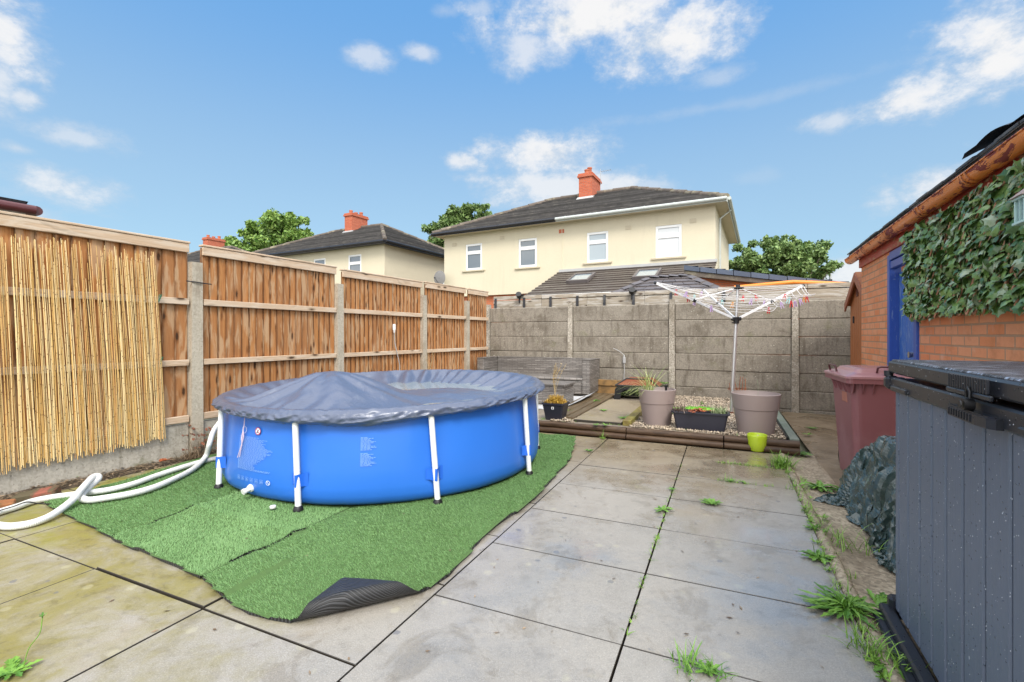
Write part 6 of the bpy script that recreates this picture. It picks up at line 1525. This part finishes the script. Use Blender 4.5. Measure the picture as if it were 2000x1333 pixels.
bedplant('silver_green_plant', 'fine silver green plant at the right end of the black trough', blade_mat('silver green leaf', (.17, .26, .09), (.44, .50, .28)), (.19, 0, .195), lambda m: blades(m, 150, .12, .9, .0024, (0, 0, 0), .035))
m = MB()
def go(i, j):
    x = -.40 + .80 * i / 30; y = -.16 + .32 * j / 14; return Vector((x, y, .02 + .045 * math.sin(math.pi * j / 14) * (1 + .4 * math.sin(x * 9)) + .012 * mnoise.noise(Vector((x * 12, y * 12, 0)))))
m.grid(go, 31, 15); m.grid(lambda i, j: go(i, j) - Vector((0, 0, .012)), 31, 15)
for q in range(2600):
    x, y = random.uniform(-.39, .39), random.uniform(-.155, .155); g = go((x + .4) / .8 * 30, (y + .16) / .32 * 14); blades(m, 1, .022, .8, .0016, g, .0, seg=1)
o = m.build('grass_offcut', blade_mat('bright turf fibre', (.10, .36, .02), (.24, .56, .06))); o.location = yd(-.46, 6.80, BZ + .02); o.rotation_euler = (0, 0, YROT); tag(o, 'bright green artificial grass offcut lying on the gravel behind the trough', 'artificial grass')
lp_ = gp(1481, 885, .0); m = MB(); m.lathe([(.005, 0), (.062, 0), (.072, .01), (.088, .08), (.094, .15), (.094, .168), (.091, .172), (.087, .168), (.084, .08), (.06, .02), (.005, .02)], 48); o = m.build('lime_pot', M_LIME); o.location = lp_ + Vector((.03, .08, .002)); tag(o, 'lime green glazed pot standing on the slabs in front of the logs', 'pot')
# golden heather in a square black pot
hp = thing('square_pot', 'black square pot with white label holding golden heather beside the pool', 'pot', yd(-1.96, 5.73, BZ), YROT)
m = MB(); ring(m, [(-.105, .105, -.095, .095, 0, .015), (-.14, .14, -.125, .125, .19, .02), (-.15, .15, -.135, .135, .192, .02), (-.15, .15, -.135, .135, .215, .02), (-.135, .135, -.12, .12, .215, .02), (-.13, .13, -.115, .115, .17, .02)]); m.build('pot', M_DARKPOT, hp)
m = MB(); m.box((.0, -.1225, .155), (.03, .003, .032)); m.build('pot_label', M_UPVC, hp)
m = MB(); m.box((.0, -.1245, .155), (.014, .002, .018)); m.build('pot_label_print', M_DARKPOT, hp)
m = MB()
for q in range(420):
    a, r = random.uniform(0, 6.28), .13 * math.sqrt(random.random()); blades(m, 3, .05, .9, .0032, (r * math.cos(a), r * .85 * math.sin(a), .19 + random.uniform(0, .10) * (1.2 - r / .13)), .012, seg=2)
for q in range(60): a, r = random.uniform(0, 6.28), .11 * math.sqrt(random.random()); m.tube([(r * .6 * math.cos(a), r * .6 * math.sin(a), .17), (r * math.cos(a), r * math.sin(a), .30)], .0015, 4)
o = m.build('golden_heather', M_ORANGE); o.location = yd(-1.96, 5.73, BZ); tag(o, 'golden orange heather filling the square black pot', 'plant')
m = MB()
for q in range(9):
    a = random.gauss(0, .35); p = [(0, 0, 0), (.02 * math.sin(a), 0, .2), (.10 * math.sin(a), .02, .42), (.16 * math.sin(a) + .05, .02, .55 + random.uniform(-.05, .08))]; sp = spline(p, 5); m.tube(sp, .0016, 4)
    for c_ in sp[8:]: blades(m, 4, .05, .8, .0016, c_, .004, .9, 1.2, 3)
o = m.build('dried_grass', M_DRY); o.location = yd(-2.22, 6.45, BZ + .05); tag(o, 'dried pampas like grass stem standing between the pool and the rattan table', 'plant')
m = MB()
for q in range(5):
    sp = spline([(0, 0, 0), (random.gauss(0, .03), 0, .25), (random.gauss(0, .09), .02, .52 + random.uniform(-.1, .1))], 5); m.tube(sp, .0014, 4)
    for c_ in sp[6:]: blades(m, 3, .07, .8, .0014, c_, .004, .9, 1.0, 3)
o = m.build('dried_grass', M_DRY); o.location = fl(3.35, -.35, .35); tag(o, 'wispy dry grass stems in front of the fence behind the pool', 'plant')
# black shelter by the wall
bs = thing('pet_shelter', 'low black plastic shelter with rusty lid at the foot of the wall', 'shelter', yd(-1.30, 8.16, BZ), YROT)
m = MB(); Wd, Dp, Hh = .37, .27, .235
outp = [(-Wd, 0), (-Wd + .015, .17), (-Wd + .06, Hh), (Wd - .06, Hh), (Wd - .015, .17), (Wd, 0)]; inp = [(-Wd + .10, 0), (-Wd + .12, .12), (-Wd + .17, .165), (Wd - .17, .165), (Wd - .12, .12), (Wd - .10, 0)]
for (y0, y1) in ((-Dp, -Dp + .03),):
    n = 6; vs = [(x, y0, z) for x, z in outp] + [(x, y0, z) for x, z in inp] + [(x, y1, z) for x, z in outp] + [(x, y1, z) for x, z in inp]
    m.add(vs, [(i, i + 1, n + i + 1, n + i) for i in range(5)] + [(n + i, n + i + 1, 3 * n + i + 1, 3 * n + i) for i in range(5)] + [(i, 2 * n + i, 2 * n + i + 1, i + 1) for i in range(5)])
m.add([(x, -Dp + .03, z) for x, z in outp] + [(x, Dp, z) for x, z in outp], [(i, i + 1, 6 + i + 1, 6 + i) for i in range(5)] + [(6, 7, 8, 9, 10, 11)]); m.build('shell', M_BLACK, bs)
m = MB(); top = [(-Wd + .02, -Dp, .20), (Wd - .02, -Dp, .20), (Wd - .02, Dp, .20), (-Wd + .02, Dp, .20)]; t2 = [(-.18, -Dp + .10, .345), (.20, -Dp + .10, .345), (.20, Dp - .10, .345), (-.18, Dp - .10, .345)]
m.hexa([(x, y, z + .036) for x, y, z in top], t2); m.build('lid', M_RUST, bs)
m = MB()
for (a, b) in ((top[0], t2[0]), (top[1], t2[1]), (t2[0], t2[1]), (top[0], top[1])): m.tube([Vector(a) + Vector((0, -.004, .036 if a in top else 0)), Vector(b) + Vector((0, -.004, .036 if b in top else 0))], .012, 6)
m.build('lid_frame', M_BLACK, bs)
m = MB()
for q in range(26): m_p = (random.uniform(-.05, .25), random.uniform(-.05, .1), 0); rosette(m, 3, .10, m_p, rise=1.1, w=.16)
o = m.build('wall_weed', M_WEED); o.location = yd(-1.12, 8.50, BZ + .22); tag(o, 'mossy green weed growing over the black shelter at the wall', 'weed')
# odds and ends by the wall
m = MB(); m.lathe([(.001, 0), (.034, 0), (.036, .01), (.036, .10), (.030, .13), (.014, .16), (.013, .18), (.001, .18)], 20); o = m.build('plastic_bottle', M_TEALPL); o.location = yd(.42, 8.30, BZ + .05); o.rotation_euler = (R(80), 0, R(50)); tag(o, 'teal plastic bottle lying against the wall behind the larger planter', 'bottle')
m = MB(); 
for q in range(6):
    x = -.12 + .05 * q; m.tube(spline([(x * .7, 0, 0), (x, .02, .20), (x * 1.2 + random.gauss(0, .02), .02, .36 + random.uniform(-.06, .05))], 3), .004, 5); blades(m, 8, .08, .6, .003, (x, .02, .18), .02)
o = m.build('withered_plant', M_REDLEAF); o.location = yd(.22, 8.45, BZ); tag(o, 'dead brown stems against the wall behind the airer pole', 'plant')
cc_ = thing('cable_connector', 'white cable connector hanging on the fence panel with its cable trailing down', 'connector', fl(2.853, -.03, 1.32), FROT)
m = MB(); m.box((0, -.02, .0), (.05, .035, .10), .012); m.tube([(0, -.02, -.05), (0, -.02, -.085)], [.018, .010], 10); m.build('plug', M_UPVC, cc_)
m = MB(); m.tube(spline([(0, -.02, -.08), (.02, -.02, -.25), (.05, -.035, -.40), (.09, -.05, -.62), (.06, -.03, -.9)], 6), .006, 6); m.build('cable', M_LEAD, cc_)
cc_ = thing('cable_connector', 'grey cable connector fixed to the concrete wall above the black shelter', 'connector', yd(-1.655, 8.72, .74), YROT)
m = MB(); m.box((0, -.02, .0), (.055, .035, .13), .015); m.tube([(0, -.02, .065), (0, -.02, .10)], [.015, .008], 10); m.build('plug', M_LEAD, cc_)
m = MB(); m.tube(spline([(0, -.02, -.06), (.005, -.02, -.2), (-.005, -.015, -.34), (.01, -.02, -.6)], 6), .008, 6); m.tube(spline([(0, -.02, .09), (-.08, -.03, .16), (-.2, -.03, .22)], 5), .006, 6); m.build('cable', M_LEAD, cc_)
# two black floodlights / brackets on top of the wall
for (x, lab) in ((.62, 'black spotlight clipped on the timber fence above the sofa'), (2.92, 'black spotlight clipped on the timber fence left of the airer')):
    fl_ = thing('spotlight', lab, 'spotlight', yd(-4.486 + x, 8.98, 2.0), YROT, 'spotlights on the timber fence')
    m = MB(); m.tube([(0, -.03, .0), (.02, -.10, .05)], [.05, .06], 12); m.build('lamp_head', M_BLACK, fl_); m = MB(); m.box((0, 0, -.06), (.03, .03, .14), .004); m.box((.05, .0, .03), (.09, .03, .03), .004); m.build('bracket', M_BLACK, fl_)

# ================================================================ ROTARY AIRER AND PEGS
B0, TP = Vector((2.964, 6.35, BZ - .02)), Vector((3.056, 6.35, 1.845)); HUB = B0.lerp(TP, (1.41 - B0.z) / (TP.z - B0.z))
ra = thing('rotary_airer', 'white rotary clothes airer with sagging lines standing in the gravel bed', 'clothes airer', B0)
def rel(p): return Vector(p) - B0
m = MB(); m.tube([rel(B0), rel(B0.lerp(TP, .45)), rel(HUB)], [.024, .024, .023], 16); m.tube([rel(HUB), rel(TP)], .018, 14); m.build('pole', M_ALU, ra)
m = MB(); m.tube([rel(B0 + Vector((0, 0, -.02))), rel(B0 + Vector((0, 0, .06)))], [.034, .030], 14); m.build('ground_socket', M_RUST, ra)
m = MB(); m.tube([rel(HUB) + Vector((0, 0, -.055)), rel(HUB) + Vector((0, 0, .03))], [.036, .040], 14); m.box(rel(HUB) + Vector((0, 0, .01)), (.12, .07, .05), .01); m.tube([rel(HUB) + Vector((-.03, -.02, -.04)), rel(HUB) + Vector((-.075, -.04, -.045))], .009, 8); m.build('hub', M_BLACK, ra)
m = MB(); m.tube([rel(TP) + Vector((0, 0, -.02)), rel(TP) + Vector((0, 0, .035))], [.030, .026], 12); m.box(rel(TP) + Vector((.0, 0, -.01)), (.12, .10, .02), .006); m.build('top_cap', M_BLACK, ra)
TIPS = [Vector((1.924, 6.30, 1.90)), Vector((3.02, 7.42, 1.91)), Vector((4.06, 6.55, 1.89))]
DT_ = Vector((3.85, 5.95, 1.70))
for T in TIPS:
    m = MB(); d = (T - HUB).normalized(); sd_ = Vector((-d.y, d.x, 0)).normalized(); up = sd_.cross(d) if sd_.cross(d).z > 0 else -sd_.cross(d)
    a = HUB + d * .04; vs = [rel(q + sd_ * s1 * .010 + up * s2 * .015) for q in (a, T) for (s1, s2) in ((-1, -1), (1, -1), (1, 1), (-1, 1))]
    m.add(vs, [(3, 2, 1, 0), (4, 5, 6, 7), (0, 1, 5, 4), (1, 2, 6, 5), (2, 3, 7, 6), (3, 0, 4, 7)]); ar = m.build('arm', M_ALUW, ra)
    m = MB(); m.tube([rel(T - d * .01), rel(T + d * .015)], .020, 8); m.build('end_cap', M_BLACK, ar)
    m = MB(); q = HUB.lerp(T, .52); m.tube([rel(q - d * .02), rel(q + d * .02)], .021, 8); m.build('joint', M_BLACK, ar)
    m = MB(); m.tube([rel(TP + Vector((0, 0, -.015)) + Vector((d.x, d.y, 0)).normalized() * .04), rel(q + up * .014)], .007, 8); m.build('stay', M_ALUW, ra)
ropes = []; m = MB()
for f in (.42, .52, .62, .72, .81, .89, .96, 1.0):
    C4 = [HUB.lerp(T, f) + Vector((0, 0, .012)) for T in TIPS]; Dd = HUB.lerp(DT_, f) + Vector((.12 * (1 - f), -.1 * (1 - f), .02))
    for (a, b, sg) in ((C4[0], C4[1], .012), (C4[1], C4[2], .012), (C4[2], Dd, .05), (Dd, C4[0], .05 + .05 * f)):
        sg *= random.uniform(.6, 1.4); pts = [a.lerp(b, q / 12) - Vector((0, 0, sg * math.sin(math.pi * q / 12))) for q in range(13)]
        m.tube([rel(p) for p in pts], .0030, 5); ropes.append(pts)
lpp = spline([at(1478, 590, 6.1), at(1490, 605, 6.1), at(1508, 608, 6.1), at(1518, 595, 6.12), at(1505, 585, 6.12), at(1490, 592, 6.1)], 6); m.tube([rel(p) for p in lpp], .003, 5)
m.build('washing_line', M_LINE, ra)
def proj(p): return (1000 + 917 * p.x / p.y, 655 - 917 * (p.z - 1.2) / p.y)
samples = [(proj(a.lerp(b, .5)), a.lerp(b, .5), (b - a).normalized()) for r_ in ropes for a, b in zip(r_[:-1], r_[1:])]
def make_peg(c):
    m = MB()
    for s_ in (-1, 1): m.hexa([(s_ * .016 - .004, -.006, -.075), (s_ * .016 + .004, -.006, -.075), (s_ * .016 + .004, .006, -.075), (s_ * .016 - .004, .006, -.075)], [(s_ * .005 - .005, -.006, .012), (s_ * .005 + .005, -.006, .012), (s_ * .005 + .005, .006, .012), (s_ * .005 - .005, .006, .012)])
    m.box((0, 0, -.02), (.022, .014, .010)); return m
protos = {}
PEGS = [(1321, 572, 'red', 'red peg furthest left on the airer'), (1342, 584, 'red', 'red peg below a lilac peg on the left arm side'), (1342, 570, 'lilac', 'lilac peg just above the left red peg'), (1358, 588, 'lilac', 'lilac peg beside the black joint of the left arm'), (1355, 578, 'teal', 'teal peg furthest left on the airer'),
        (1373, 571, 'lilac', 'lilac peg at the tip of the short back arm'), (1390, 602, 'lilac', 'lilac peg hanging lowest on the left side'), (1413, 582, 'teal', 'teal peg left of the airer pole'), (1431, 590, 'orange', 'orange peg just left of the airer pole'), (1454, 582, 'red', 'red peg nearest the airer pole on its right'),
        (1476, 580, 'red', 'red peg second to the right of the airer pole'), (1468, 583, 'lilac', 'lilac peg between two red pegs right of the pole'), (1532, 572, 'red', 'red peg highest on the right arm'), (1494, 590, 'lilac', 'lilac peg above the tangle of line'), (1523, 594, 'lilac', 'pale lilac peg hanging low under the right arm'),
        (1546, 592, 'red', 'red peg low beside two lilac pegs on the right'), (1552, 588, 'lilac', 'lilac peg touching the low red peg on the right'), (1544, 580, 'teal', 'teal peg furthest right on the airer'), (1562, 582, 'lilac', 'lilac peg second from the right end'), (1570, 582, 'orange', 'orange peg at the right end of the lines'), (1574, 581, 'red', 'red peg at the far right end beside the orange one'), (1501, 602, 'red', 'red peg in the tangle of line')]
used_ = []
for (px, py, c, lab) in PEGS:
    best = min(samples, key=lambda s_: (s_[0][0] - px) ** 2 + (s_[0][1] - py) ** 2 + (400 if any((s_[1] - q).length < .02 for q in used_) else 0))
    used_.append(best[1])
    if c not in protos: o = make_peg(c).build('clothes_peg', PEG[c]); protos[c] = o
    else: o = protos[c].copy(); COL.objects.link(o)
    o.location = best[1]; o.rotation_euler = (random.uniform(-.15, .15), random.uniform(-.35, .35), random.uniform(-.6, .6)); tag(o, lab, 'peg', 'clothes pegs on the airer lines')
